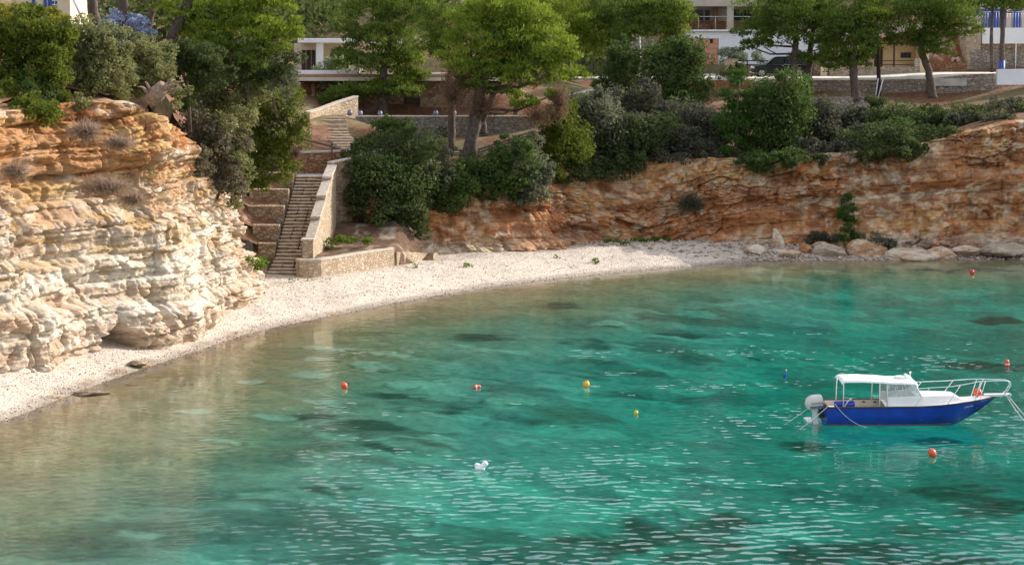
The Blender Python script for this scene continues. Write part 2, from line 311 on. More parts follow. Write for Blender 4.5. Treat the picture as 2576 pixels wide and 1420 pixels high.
for (u,v,ru,rv) in [(830,912,68,7),(790,942,58,8),(985,918,60,6),(950,945,62,8),(790,975,46,8),(1170,888,34,5),(480,1078,52,6),(1290,1008,62,8),(1100,1105,52,8),(820,1040,56,8),(640,1000,40,5),(1010,985,40,6),(700,1075,50,6),(1240,1180,44,7),(560,1140,50,7)]:
    c=G(u,v,-.9); a=G(u+ru,v,-.9); b_=G(u,v-rv,-.9); q=((x-c[0])/abs(a[0]-c[0]))**2+((y-c[1])/abs(b_[1]-c[1]))**2+2.6*(fbm(x/1.0,y/1.0,0,66)-.5)+1.0*(fbm(x/.35,y/.35,0,67)-.5)
    m_=.62*(1-ss(.55,1.05,q))*(.6+.6*fbm(x/.5,y/.4,0,68)); e_=.55*ss(.8,.98,q)*(1-ss(1.0,1.5,q))*(y<c[1]); sb=sb*(1-e_[:,None])+e_[:,None]*np.array((.06,.06,.04)); sb=sb*(1-m_[:,None])+m_[:,None]*np.array((.56,.53,.38))
C = np.where((dw>0)[:,None], peb, np.where((d<0.8)[:,None], peb*0.55+sb*0.45, sb))
fc = F.mean(1).astype(int); fd = dw[F].mean(1)
v_,f_,c_ = sub_mesh(V,F,fd>=-0.12,C); tag(raw_mesh('beach', v_,f_,MATS['pebble'],smooth=True,col=c_), kind='structure')
v_,f_,c_ = sub_mesh(V,F,fd<-0.12,C); tag(raw_mesh('seabed', v_,f_,MATS['sea_floor'],smooth=True,col=c_), kind='structure')
def bay1(xx,yy): return float(bay_z(np.array([float(xx)]),np.array([float(yy)]))[0][0])
# --- land behind the cliffs
xs = np.concatenate([np.arange(-260,-60,8),np.arange(-60,70,0.8),np.arange(70,300,8)]); ys = np.concatenate([np.arange(20,76,2.0),np.arange(76,190,0.8),np.arange(190,620,8)])
X,Y = np.meshgrid(xs,ys); x=X.ravel(); y=Y.ravel(); z=land(x,y); ft=pdist(x,y,FT); z=np.where(y>330, np.maximum(z, 60+(y-330)*0.1), z)
V=np.stack([x,y,z],1); F=grid_faces(len(xs),len(ys))
n1=fbm(x/4,y/4,0,71); n2=fbm(x/1.3,y/1.3,0,73)
C=np.array((0.17,0.085,0.045))*(0.6+0.8*n2)[:,None]; g=ss(0.5,0.62,n1)[:,None]; C=C*(1-g)+g*np.array((0.15,0.12,0.06))
st=ss(0.6,0.75,n2)[:,None]*0.5; C=C*(1-st)+st*np.array((0.36,0.29,0.21))
thr=np.where((x<-7.5)&(y>111)&(y<135),1.1,np.where(x<-10,3.3,3.2))
v_,f_,c_ = sub_mesh(V,F,((ft-thr)[F].min(1)>0),C); tag(raw_mesh('hillside', v_,f_,MATS['soil'],smooth=True,col=c_), kind='structure')

# ------------------------------------------------------------------ cliffs
def resample(st, ds):
    st=np.array(st,float); L=np.concatenate([[0],np.cumsum(np.hypot(*np.diff(st[:,:2],axis=0).T))]); n=int(L[-1]/ds)+1
    s=np.linspace(0,L[-1],n); out=np.stack([np.interp(s,L,st[:,k]) for k in range(st.shape[1])],1)
    k=max(3,int(0.9/ds)|1); w=np.hanning(k+2)[1:-1]; w/=w.sum(); pad=k//2
    for c in range(out.shape[1]):
        q=np.concatenate([np.full(pad,out[0,c]),out[:,c],np.full(pad,out[-1,c])]); out[:,c]=np.convolve(q,w,'valid')
    return s,out
def layers(L, s, th, seed, wm=1.0, gr=1.0):      # blocky beds: each bed broken into blocks that stand proud by chance
    li=np.floor(L/th); j=_hash(li,li*0,li*0,seed); bw=th*(1.6+2.2*j)*wm
    bi=np.floor(s/bw+j*37); fl=(L/th-li); fs=(s/bw+j*37-bi)
    h=_hash(li,bi,li*0,seed+5)*0.76+_hash(li,li*0,li*0,seed+9)*0.24
    groove=(1-ss(0.0,0.13,fl)*(1-ss(0.9,1.0,fl)))*0.22*gr+(1-ss(0.0,0.06,fs)*(1-ss(0.95,1.0,fs)))*0.28*gr
    return h-0.5-groove
def blocks(s,z,sx,sz,seed):     # broken rock: jittered cells, each proud by its own amount, with a joint between
    x=s/sx; y=z/sz; ix,iy=np.floor(x),np.floor(y); f1=np.full(x.shape,9.); f2=np.full(x.shape,9.); h=np.zeros(x.shape)
    for a in (-1,0,1):
        for b in (-1,0,1):
            cx,cy=ix+a,iy+b; k=cx*0
            px=cx+.12+.76*_hash(cx,cy,k,seed); py=cy+.12+.76*_hash(cx,cy,k,seed+1); d=np.maximum(np.abs(px-x),np.abs(py-y))*.75+.25*np.hypot(px-x,py-y)
            c=d<f1; f2=np.where(c,f1,np.minimum(f2,d)); h=np.where(c,_hash(cx,cy,k,seed+2),h); f1=np.where(c,d,f1)
    return h-.5-(1-ss(0,.10,f2-f1))*.35, h
def make_cliff(name, stations, ds, dz, prof, disp, colour, inl=3.0):
    s,st=resample(stations,ds); n=len(s); t=np.gradient(st[:,:2],axis=0)
    for c in (0,1):
        k=int(2.2/ds)|1; w=np.ones(k)/k; pad=k//2; q=np.concatenate([np.full(pad,t[0,c]),t[:,c],np.full(pad,t[-1,c])]); t[:,c]=np.convolve(q,w,'valid')
    t/=np.hypot(t[:,0],t[:,1])[:,None]; nr=np.stack([t[:,1],-t[:,0]],1)
    H=(st[:,3]-st[:,2]).max()+0.8; m=int(H/dz)+1; rows=[]; cols=[]
    for i in range(m):
        f=i/(m-1); z=st[:,2]-0.8+(st[:,3]-st[:,2]+0.8)*f
        o=-prof(s,z,st)+disp(s,z,st[:,0],st[:,1])*1.0
        p=np.stack([st[:,0]+nr[:,0]*o, st[:,1]+nr[:,1]*o, z],1); rows.append(p); cols.append(colour(s,z,st[:,0],st[:,1]))
    top=rows[-1]
    for k in range(1,9):
        d=inl*k/8; x=top[:,0]-nr[:,0]*d; y=top[:,1]-nr[:,1]*d; lz=land(x,y)+0.06
        f=ss(0,0.75,np.full(n,k/8)); z=top[:,2]*(1-f)+lz*f + (fbm(x*1.3,y*1.3,0,3)-0.5)*0.35*(1-f)
        rows.append(np.stack([x,y,z],1)); cs=colour(s,z,x,y); kk=float(ss(1,4,k)); so_=np.array((.17,.09,.05))*(.6+.8*fbm(x/1.2,y/1.2,0,77))[:,None]; cols.append(cs*(1-kk)+so_*kk)
    V=np.concatenate(rows); C=np.concatenate(cols); F=grid_faces(n,len(rows))
    return tag(raw_mesh(name,V,F,MATS['rock'],smooth=False,col=np.clip(C,0.01,0.9)),kind='structure')
def mix(a,b,m): return a*(1-m[:,None])+np.asarray(b)*m[:,None]
# left headland: x, y, foot z, top z, setback
LS=[(-40,52,-.2,10.4,4),(-25,70,0.3,10.4,3.6),(-19.8,80.2,0.7,10.3,3.2),(-17.9,82.8,0.7,10.4,3.2),(-17.1,87.3,0.7,10.6,3.0),(-16.0,89.2,0.6,10.8,3.0),(-14.2,91.6,0.15,10.7,2.6),(-13.5,93.2,0.2,10.4,2.5),(-13.7,96,0.7,10.0,2.2),(-14.0,100.0,0.9,9.0,1.6),(-12.9,103.0,0.9,7.0,1.7),(-12.6,106,1.0,6.0,1.8),(-13.3,110,1.1,5.5,1.8),(-14.2,113.2,1.2,5.9,1.3),(-14.9,116.5,1.2,6.6,1.2),(-15.1,121,3.0,7.6,1.0),(-15.0,126,5.0,8.2,0.9)]
def lprof(s,z,st):
    w=z+0.9*(fbm(s/2.5,z*0+1,0,81)-0.5)+0.05*(s-30)
    S=st[:,4]; return S*(0.30*ss(2.7,3.4,w)+0.12*ss(4.6,5.0,w)+0.28*ss(6.2,7.4,w)+0.30*np.clip(z/10.5,0,1)) - 0.5*np.exp(-((w-9.7)/0.5)**2)*(s<52)
_cave=None
def ldisp(s,z,x,y):
    L=z+0.10*np.sin(s/5.0)+0.5*(fbm(s/5,z/5,0,83)-0.5)-0.02*s
    a=0.55+0.9*vn(s/3,z/2,0,85)
    d=1.5*(fbm(s/4.5,z/6,0,87)-0.5)+0.14*(fbm(s/1.0,z/1.0,0,89,3)-0.5)+0.05*(vn(s/.16,z/.12,0,90)-.5)
    sw=s+.4*(fbm(s/1.2,z/1.2,0,86)-.5); Lw=L+.25*(fbm(s/1.2,z/1.2,0,88)-.5); br=.5+.7*ss(.38,.6,vn(s/3.5,z/2,0,84))
    lowz=1-.6*ss(3.5,6,z); d=d+0.55*a*layers(L,s,1.15,91)+.30*blocks(sw,Lw,2.4,1.5,93)[0]+.40*layers(L,s,.46,92,2.2,.6)+.20*layers(L,s,.19,98,4,.5)*ss(.3,.5,vn(s/4,z/1.5,0,94))+br*(1.15-.8*lowz)*.34*blocks(sw,Lw,.8,.34,95)[0]+.10*blocks(sw,Lw,.5,.14,96)[0]
    d=d+0.5*layers(L*0.6+2,s*1.0,1.5,97)*ss(0.45,0.6,vn(s/6,z/4,0,99))
    crack=np.abs(fbm(s/2.6,z/14,0,101,2)-0.5); d=d-0.45*(1-ss(0.0,0.014,crack))*ss(.4,.6,vn(s/3,z/2,0,102))
    # the low cave at the foot with a leaning block beside it
    cx=np.hypot((x+16.3)/1.05,(y-88.7)/1.15); cave=(1-ss(0.55,1.05,cx))*(1-ss(1.0,1.55,z+0.45*cx)); d=d-3.0*cave
    und=(1-ss(0.2,1.1,z))*0.25; d=d-und
    return d
def lcol(s,z,x,y):
    L=z+0.5*(fbm(s/5,z/5,0,83)-0.5)-0.02*s+0.25*(fbm(s/1.5,z/1.5,0,107)-0.5)
    c=np.tile(np.array((0.55,0.44,0.325)),(len(z),1))
    c=mix(c,(0.64,0.57,0.46),ss(0.45,0.62,vn(L*2.3,s/9,0,103))*(1-ss(4.5,7,z)))
    c=mix(c,(0.66,0.60,0.50),np.exp(-((L-2.9)/0.55)**2)*0.9)
    up=ss(4.6,8.6,z+3.2*(fbm(s/3.2,z/2.2,0,105)-0.5))
    c=mix(c,(0.46,0.24,0.105),up*ss(0.36,0.58,fbm(s/2.0,z*1.2,0,109)))
    c=mix(c,(0.50,0.33,0.13),0.7*ss(0.52,0.66,fbm(s/2.5,L*2.2,0,111))*ss(2.5,5,z))
    c=mix(c,(0.38,0.15,0.06),0.8*ss(0.60,0.72,fbm(s/1.6,z/1.1,0,113))*ss(6.5,9.3,z))
    c=mix(c,(0.40,0.27,0.17),0.55*ss(0.55,0.7,fbm(s/1.2,z/1.0,0,115))*(1-ss(0.4,2.4,z)))
    right=ss(99,104,y); c=mix(c,(0.47,0.30,0.16),right*0.55*ss(0.4,0.6,fbm(s/1.5,L*1.6,0,117)))
    h2=blocks(s+.4*(fbm(s/1.2,z/1.2,0,86)-.5),L,.55,.27,95)[1]; c=mix(c,(0.42,0.26,0.15),0.45*ss(0.56,0.68,fbm(s/.8,z/.6,0,120))); c=mix(c,(.66,.60,.51),.5*(h2>.75)*(1-ss(5,8,z))); c=c*(.80+.16*h2)[:,None]*np.array((1.0,.98,.97))
    return c*(0.78+0.44*fbm(s/.6,L*3.5,0,119))[:,None]
make_cliff('cliff',LS,0.055,0.055,lprof,ldisp,lcol,4.8)
RS=[(-9.9,128.2,1.6,6.7,0.5),(-9.6,126.6,1.6,6.5,0.8),(-8.4,125.0,1.7,6.2,1.2),(-6.6,126.0,1.5,6.0,1.8),(-5,127.5,1.2,5.9,2.0),(-2,129,1.1,5.8,2.2),(2,131.0,1.1,5.5,2.2),(5.0,135.2,1.0,5.4,2.2),(7,137.0,1.0,5.9,2.2),(10,138,0.9,6.3,2.0),(15.9,138.6,0.8,6.2,1.8),(20,138.2,0.6,6.6,1.8),(26,137.6,0.5,7.0,1.8),(29,137.5,0.4,7.9,1.6),(33,137.2,0.4,8.7,1.6),(44,136,0.2,9,2),(56,129,0,9.4,2),(66,115,0,9.4,2),(80,98,0,9.4,2)]
def fold(x): return -1.5*np.exp(-((x-8.5)/3.6)**2)+0.09*np.clip(x-14,0,30)-0.6*ss(-2,-8,x)
def rprof(s,z,st):
    w=z-0.6*fold(st[:,0])+0.7*(fbm(s/2.5,z*0,0,121)-0.5); S=st[:,4]
    return S*(0.28*ss(1.2,1.7,w)+0.22*ss(2.6,3.6,w)+0.5*np.clip(z/8,0,1.2)) - 0.35*np.exp(-((w-4.1)/0.5)**2)
def rdisp(s,z,x,y):
    L=z-fold(x)+0.4*(fbm(s/5,z/5,0,123)-0.5); a=0.5+0.9*vn(s/3,z/2,0,125)
    d=1.3*(fbm(s/5,z/5,0,127)-0.5)+0.75*(fbm(s/1.3,z/1.3,0,129,4)-0.5)+0.16*(vn(s/.25,z/.2,0,130)-.5)
    sw=s+.5*(fbm(s/1.3,z/1.3,0,126)-.5); Lw=L+.5*(fbm(s/1.4,z/1.4,0,128)-.5); br=.35+.9*ss(.38,.6,vn(s/4,z/2.2,0,122))
    d=d+.34*a*layers(L,s,0.9,131)+br*(.50*blocks(sw,Lw,1.7,.85,133)[0]+.34*blocks(sw+.1*z,Lw,.75,.42,137)[0]+.20*blocks(sw,Lw,.36,.22,141)[0])
    crack=np.abs(fbm(s/2.0,z/10,0,137)-0.5); d=d-0.22*(1-ss(0.0,0.02,crack))*ss(0.4,0.6,vn(s/3,z/1.5,0,138))
    return d-(1-ss(0.2,0.9,z))*0.1
def rcol(s,z,x,y):
    L=z-fold(x)+0.4*(fbm(s/5,z/5,0,123)-0.5)+0.3*(fbm(s/1.5,z/1.5,0,139)-0.5)
    h2=blocks(s+.5*(fbm(s/1.3,z/1.3,0,126)-.5),L,.75,.42,137)[1]; h3=blocks(s,L,.4,.24,141)[1]; c=np.tile(np.array((0.48,0.27,0.12)),(len(z),1))
    c=mix(c,(0.52,0.39,0.25),ss(0.42,0.62,vn(L*1.9,s/10,0,141))*ss(0.35,0.6,fbm(s/2.5,z/2.5,0,142)))
    c=mix(c,(0.33,0.125,0.045),0.95*np.exp(-((L-3.4)/0.42)**2)*ss(0.3,0.5,fbm(s/3,z,0,143)))
    c=mix(c,(0.30,0.11,0.045),0.8*np.exp(-((L-2.3)/0.28)**2))
    c=mix(c,(0.36,0.14,0.05),0.85*ss(0.56,0.68,fbm(s/1.7,z/2.6,0,145)))
    c=mix(c,(0.34,0.135,0.05),0.7*np.exp(-((x-12.5)/3.0)**2)*(1-ss(3.0,4.6,z))*ss(0.35,0.5,fbm(s/1.5,z,0,146)))
    c=mix(c,(0.27,0.22,0.17),0.6*ss(0.6,0.7,fbm(s/2.0,z/2.0,0,147))*ss(3.2,5,z))
    c=mix(c,(0.56,0.49,0.39),0.8*np.exp(-((L-2.95)/0.10)**2)*(x>14))
    c=mix(c,(0.46,0.40,0.33),0.9*(1-ss(1.0,1.7,z+0.8*(fbm(s/2,z,0,149)-0.5)))*ss(21,25,x))
    c=mix(c,(0.46,0.37,0.26),0.7*(1-ss(1.3,2.2,z))*(1-ss(4,9,x)))
    c=mix(c,(0.22,0.085,0.04),0.9*ss(-7,-9.0,x))
    c=mix(c,(0.20,0.095,0.05),0.55*ss(0.56,0.7,fbm(s/.9,z/.9,0,153))); c=mix(c,(0.55,0.42,0.28),0.5*ss(0.58,0.7,fbm(s/.7,z/.55,0,155)))
    c=mix(c,(0.55,0.45,0.33),0.55*(h3>.78)); c=mix(c,(0.30,0.12,0.05),0.5*(h2<.22)); c=mix(c,(0.36,0.14,0.055),.55*ss(.5,.64,fbm(s/3.5+3,z/3.0,0,157)))
    return .98*c*(0.72+0.56*fbm(s/.45,z/.3,0,151))[:,None]*(.85+.3*h2)[:,None]
make_cliff('cliff',RS,0.075,0.065,rprof,rdisp,rcol,4.0)

# ------------------------------------------------------------------ water: rippled surface over the sea floor, one closed body
def make_water():
    m,n,l,b=nmat('water'); n.remove(b); out=n['Material Output']
    tr=n.new('ShaderNodeBsdfTransparent'); gl=n.new('ShaderNodeBsdfGlossy'); gl.inputs['Roughness'].default_value=0.03; gl.inputs['Color'].default_value=(1,1,1,1)
    fr=n.new('ShaderNodeFresnel'); fr.inputs['IOR'].default_value=1.33
    ml=n.new('ShaderNodeMath'); ml.operation='MULTIPLY'; l.new(fr.outputs[0],ml.inputs[0]); ml.inputs[1].default_value=0.62
    mx=n.new('ShaderNodeMixShader'); l.new(ml.outputs[0],mx.inputs[0]); l.new(tr.outputs[0],mx.inputs[1]); l.new(gl.outputs[0],mx.inputs[2]); l.new(mx.outputs[0],out.inputs[0])
    va=n.new('ShaderNodeVolumeAbsorption'); va.inputs['Color'].default_value=(0.0,0.86,0.84,1); va.inputs['Density'].default_value=0.25; l.new(va.outputs[0],out.inputs['Volume'])
    MATS['water']=m
    xs=np.concatenate([np.arange(-70,-24,1.5),np.arange(-24,37,0.085),np.arange(37,118,1.5)]); ys=np.concatenate([np.arange(-30,50,2.0),np.arange(50,92,0.075),np.arange(92,138,0.12),np.arange(138,146,1.0)])
    X,Y=np.meshgrid(xs,ys); x=X.ravel(); y=Y.ravel(); z=np.zeros_like(x); rng=np.random.default_rng(3)
    ins=((x>-25)&(x<38)&(y>49)&(y<139)).astype(float)
    xw=x+0.35*(vn(x/2,y/2,0,161)-0.5); yw=y+0.35*(vn(x/2,y/2,0,163)-0.5)
    for k in range(46):
        lam=0.17*(0.66/0.17)**(rng.random()**1.05); th=rng.normal(R(82),R(47)); ph=rng.random()*6.283; kk=2*math.pi/lam
        amp=0.0032*lam
        z+=amp*np.sin(kk*(math.cos(th)*xw+math.sin(th)*yw)+ph)*(0.5+vn(x/(lam*5)+k*7,y/(lam*5),0,165+k))
    wx=x+.5*(vn(x/1.3,y/1.3,0,171)-.5)+1.2*(vn(x/4,y/4,0,172)-.5); wy=y+.5*(vn(x/1.3,y/1.3,0,173)-.5)+.8*(vn(x/4,y/4,0,174)-.5); q_=.35*wx
    z=.55*z+.012*(fbm((wx+.3*wy)/.40,(wy-.12*wx)/.23,0,175,3)-.5)+.016*(fbm((wx-.35*wy)/.80,(wy+.15*wx)/.42,0,177,2)-.5)
    gust=1.22*(1-.32*(1-ss(52,68,y)))*(0.46+0.62*ss(0.40,0.64,fbm(x/13,y/8,0,167)))*(.45+1.0*vn(x/3.5,y/1.6,0,168)**1.3)
    calm=1-0.62*ss(98,128,y); z*=gust*calm*ins*(1-0.6*ss(-3,-14,x))
    top=np.stack([x,y,z],1); nx,ny=len(xs),len(ys); F=grid_faces(nx,ny)
    # side walls and floor close the body
    idx=lambda i,j: j*nx+i
    ring=[idx(i,0) for i in range(nx)]+[idx(nx-1,j) for j in range(1,ny)]+[idx(i,ny-1) for i in range(nx-2,-1,-1)]+[idx(0,j) for j in range(ny-2,0,-1)]
    ring=np.array(ring); N=len(top); low=top[ring].copy(); low[:,2]=-14; m_=len(ring)
    side=np.stack([ring,N+np.arange(m_),N+(np.arange(m_)+1)%m_,np.roll(ring,-1)],1)
    V=np.concatenate([top,low,[[20,60,-14]]]); cidx=len(V)-1

    me_f=np.concatenate([F,side])
    o=raw_mesh('water',V,me_f,m,smooth=True)
    import bmesh
    bm=bmesh.new(); bm.from_mesh(o.data); bm.verts.ensure_lookup_table()
    bm.faces.new([bm.verts[N+k] for k in range(m_)][::-1])
    bm.verts.remove(bm.verts[cidx]); bm.to_mesh(o.data); bm.free()
    return tag(o,kind='structure')
make_water()

# ------------------------------------------------------------------ stone staircase, its parapet and planter walls
SB=np.array((-12.30,115.4)); ST=np.array((-11.72,125.0)); NST=29; SZ0,SZ1=0.98,5.9
rise=(SZ1-SZ0)/NST; dirS=(ST-SB)/np.linalg.norm(ST-SB); tread=np.linalg.norm(ST-SB)/NST; sideS=np.array((dirS[1],-dirS[0]))
def stair_at(f): return SB+(ST-SB)*f
def stair_width(f): return 0.84+0.06*f+0.22*max(0,.12-f)/.12
stairs=thing('stone_staircase',(SB[0],SB[1],SZ0),'long straight flight of worn stone steps rising from the pebble beach','stairs')
m=MB(); mt=MB(); rr=random.Random(5)
for k in range(NST):
    f=k/NST; c=stair_at(f)+dirS*tread*0.5; hw=stair_width(f)
    j=rr.uniform(-0.03,0.03); h=SZ0+rise*(k+1)+rr.uniform(-0.012,0.012)
    for q in range(3):    # each step laid of three stones
        a=-hw+2*hw*q/3+ (rr.uniform(-.08,.08) if q else 0); b_=-hw+2*hw*(q+1)/3-0.012
        hh=h+rr.uniform(-0.018,0.012); cc=c+sideS*((a+b_)/2)-dirS*(0.02+j)
        Mx=Matrix.Rotation(math.atan2(dirS[1],dirS[0])-R(90)+rr.uniform(-.02,.02),3,'Z')
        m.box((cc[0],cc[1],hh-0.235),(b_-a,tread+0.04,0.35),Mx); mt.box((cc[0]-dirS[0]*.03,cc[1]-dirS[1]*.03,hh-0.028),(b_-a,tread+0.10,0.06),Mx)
m.build('risers',MATS['riser_stone_shaded'],stairs,bevel=0.02,off=stairs.location); mt.build('treads',MATS['tread_stone_lit'],stairs,bevel=0.015,off=stairs.location)
m=MB(); a=stair_at(0); b_=stair_at(1)
m.add([(a[0]-.9,a[1],0.3),(a[0]+.9,a[1],0.3),(b_[0]+.9,b_[1],0.3),(b_[0]-.9,b_[1],0.3),(a[0]-.9,a[1],SZ0-.25),(a[0]+.9,a[1],SZ0-.25),(b_[0]+.9,b_[1],SZ1-.35),(b_[0]-.9,b_[1],SZ1-.35)],[(0,3,2,1),(4,5,6,7),(0,1,5,4),(1,2,6,5),(2,3,7,6),(3,0,4,7)])
m.build('core',MATS['masonry'],stairs,off=stairs.location)
m=MB()   # rough bottom slabs spreading on the beach
for k,(dx,dy,w,h) in enumerate([(0,-.35,2.0,.9),(.15,-.8,2.4,.75),(.35,-1.25,2.7,.6)]): m.box((SB[0]+dx,SB[1]+dy,h-.25),(w,.5,.5))
m.build('bottom_slabs',MATS['step_stone'],stairs,bevel=0.04,off=stairs.location)
def strip_wall(name,path,thick,mat,label,cat,group=None,cop=None,base=None,copw=0.10):
    """wall along path of (x,y,ztop,zbottom)"""
    p=[np.array(q,float) for q in path]; t=thing(name,(p[0][0],p[0][1],p[0][3]),label,cat,group)
    def run(off,z0f,z1f,mname,matn):
        mb=MB(); n=len(p); vs=[]
        for i,q in enumerate(p):
            d=(p[min(i+1,n-1)]-p[max(i-1,0)])[:2]; d/=np.linalg.norm(d); nr=np.array((d[1],-d[0]))
            for sgn in (1,-1):
                e=q[:2]+nr*sgn*off
                vs += [(e[0],e[1],z0f(q)),(e[0],e[1],z1f(q))]
        fs=[]
        for i in range(n-1):
            a,b=i*4,(i+1)*4
            fs += [(a,b,b+1,a+1),(a+2,a+3,b+3,b+2),(a+1,b+1,b+3,a+3),(a,a+2,b+2,b)]
        fs += [(0,1,3,2),((n-1)*4,(n-1)*4+2,(n-1)*4+3,(n-1)*4+1)]
        mb.add(vs,fs); return mb.build(mname,MATS[matn],t,off=t.location,bevel=0.025 if mname=='coping' else 0)
    ch=0.12 if cop else 0
    run(thick/2,lambda q:q[3],lambda q:q[2]-ch,'wall_body',mat)
    if cop: run(thick/2+copw,lambda q:q[2]-ch,lambda q:q[2],'coping',cop)
    return t
def sidept(f,o): c=stair_at(f)+sideS*o; return c
# parapet on the right of the stairs: stepped coping, end post at the beach
pp=[]
segs=[(0.13,2.95,0.33,3.75),(0.33,3.95,0.56,4.75),(0.56,5.0,0.80,5.75),(0.80,5.95,1.02,6.55)]
t=thing('parapet_wall',(*sidept(0.1,1.1),1.6),'long sloping stone parapet with flat coping beside the beach staircase','wall')
mb=MB(); mc=MB()
for (f0,z0,f1,z1) in segs:
    a=sidept(f0,1.13); b_=sidept(f1,1.13); vs=[]
    for e,zt in ((a,z0),(b_,z1)):
        for o in (-.22,.22):
            q=e+sideS*o; vs += [(q[0],q[1],0.9),(q[0],q[1],zt-.14)]
    mb.add(vs,[(0,4,5,1),(2,3,7,6),(1,5,7,3),(0,2,6,4),(0,1,3,2),(4,6,7,5)])
    vs=[]
    for e,zt in ((a-dirS*.06,z0),(b_,z1)):
        for o in (-.29,.29):
            q=e+sideS*o; vs += [(q[0],q[1],zt-.14),(q[0],q[1],zt)]
    mc.add(vs,[(0,4,5,1),(2,3,7,6),(1,5,7,3),(0,2,6,4),(0,1,3,2),(4,6,7,5)])
mb.build('wall_body',MATS['masonry_pale'],t,off=t.location); mc.build('coping',MATS['coping'],t,bevel=.03,off=t.location)
a=sidept(0.06,1.13); q=MB(); q.box((a[0],a[1],1.9),(.62,.95,1.9)); q.build('end_post',MATS['masonry_pale'],t,bevel=.05,off=t.location)
a=sidept(0.055,1.13); q=MB(); q.box((a[0],a[1],2.89),(.74,1.1,.11)); q.build('post_cap',MATS['coping'],t,bevel=.03,off=t.location)
# curved low wall holding the terrace on the beach
strip_wall('terrace_wall',[(-11.55,114.95,1.92,.6),(-11.35,114.62,1.92,.6),(-10.95,114.5,1.93,.6),(-10.5,114.75,1.94,.6),(-9.6,116.2,1.96,.6),(-8.4,118.4,2.0,.7),(-6.9,120.9,2.02,.8)],0.42,'masonry_pale','pale stone wall curving from the stair foot along the beach','wall',cop='coping',copw=.03)
strip_wall('terrace_wall',[(-6.8,121.2,1.75,.7),(-6.0,122.8,1.6,.8),(-5.2,124.4,1.4,.9),(-4.6,125.6,1.3,.9)],0.5,'masonry_pale','short rough end of stone wall meeting the cliff foot','wall')
# terrace fill behind it
tv=[];
xs_=np.linspace(-11.6,-4.6,40); ys_=np.linspace(114.8,127.5,60); X,Y=np.meshgrid(xs_,ys_); x=X.ravel(); y=Y.ravel()
ln=(x+11.2)*6.3-(y-114.6)*4.3   # in front of the terrace wall line when positive
z=1.72+0.05*(y-115)+0.25*(fbm(x/1.2,y/1.2,0,201)-.5)+0.9*ss(122,126,y); z=np.where(ln>1.0,0.3,z); z=z-1.6*ss(-6.9,-5.2,x)*(1-0.5*ss(123,127,y))
C=mix(np.tile((0.13,0.08,0.05),(len(x),1)),(0.34,0.27,0.20),ss(.58,.72,fbm(x/.5,y/.5,0,203)))
tag(raw_mesh('ground',np.stack([x,y,z],1),grid_faces(40,60),MATS['soil'],smooth=True,col=C),kind='structure')
# planter walls stepping up on the left of the stairs
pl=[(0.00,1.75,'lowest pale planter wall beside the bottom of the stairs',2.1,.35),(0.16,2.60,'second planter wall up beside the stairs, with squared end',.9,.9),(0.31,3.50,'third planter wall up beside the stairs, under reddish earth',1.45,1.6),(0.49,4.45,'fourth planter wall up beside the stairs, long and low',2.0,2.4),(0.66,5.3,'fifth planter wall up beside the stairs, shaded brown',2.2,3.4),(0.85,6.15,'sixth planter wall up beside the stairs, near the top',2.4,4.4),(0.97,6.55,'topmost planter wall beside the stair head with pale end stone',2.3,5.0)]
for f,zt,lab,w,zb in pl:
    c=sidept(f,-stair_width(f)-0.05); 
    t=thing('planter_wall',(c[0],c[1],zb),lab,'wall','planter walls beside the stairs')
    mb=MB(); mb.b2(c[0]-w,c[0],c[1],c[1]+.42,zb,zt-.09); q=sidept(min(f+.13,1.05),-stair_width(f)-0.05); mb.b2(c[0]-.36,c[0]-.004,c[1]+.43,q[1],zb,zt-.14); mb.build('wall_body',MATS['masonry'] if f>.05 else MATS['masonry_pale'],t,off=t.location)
    mb=MB(); mb.b2(c[0]-w-.02,c[0]+.03,c[1]-.03,c[1]+.46,zt-.09,zt); mb.build('coping',MATS['masonry_pale'],t,bevel=.02,off=t.location)
    # earth held by the wall
    xs_=np.linspace(c[0]-w-1.3,c[0]-.38,22); ys_=np.linspace(c[1]+.43,c[1]+2.0,20); X,Y=np.meshgrid(xs_,ys_); x=X.ravel(); y=Y.ravel()
    z=zt-.28+.35*(fbm(x/.7,y/.7,zt,207)-.5)+.55*(y-c[1]-.43)*(.4+.8*vn(x/1.1,zt,0,209))+.5*ss(c[0]-w*.6,c[0]-w-1.2,x)
    C=mix(np.tile((.19,.10,.055),(len(x),1)),(.36,.26,.17),ss(.55,.7,fbm(x/.35,y/.35,zt,211)))
    raw_mesh('soil',np.stack([x,y,z],1),grid_faces(22,20),MATS['soil'],t,smooth=True,col=C,off=t.location)
mb=MB(); mb.b2(-14.6,-10.55,124.95,128.6,4.2,5.9-.04); tag(mb.build('path',MATS['concrete']),kind='structure')
strip_wall('retaining_wall',[(-14.9,128.2,7.15,5.2),(-12.2,128.35,7.2,5.2),(-9.2,128.5,7.3,5.2)],0.5,'masonry_red','reddish brown stone wall closing the landing above the stairs','wall',cop='coping',copw=.02)
strip_wall('retaining_wall',[(-10.75,125.3,6.7,1.6),(-9.9,126.2,6.85,1.6),(-8.9,127.0,7.15,4.8),(-7.8,127.6,7.4,5.0)],0.4,'masonry','short stone wall running right from the stair head into the bush','wall',cop='coping',copw=.05)
for (u,v0,v1,Y_,lab) in [(835,432,372,127.6,'thin rusty iron post at the stair head, left one'),(884,408,372,127.9,'thin rusty iron post at the stair head, right one')]:
    a=P(u,v0,Y_); b_=P(u,v1-8,Y_); mb=MB(); mb.tube([a-(0,0,.3),b_],.05,8); mb.lathe([(.02,0),(.09,.02),(.09,.06),(.02,.08)],b_,10); o=mb.build('iron_post',plain('rust',(0.09,0.04,0.025),.8) if 'rust' not in MATS else MATS['rust']); tag(o,lab,'post')
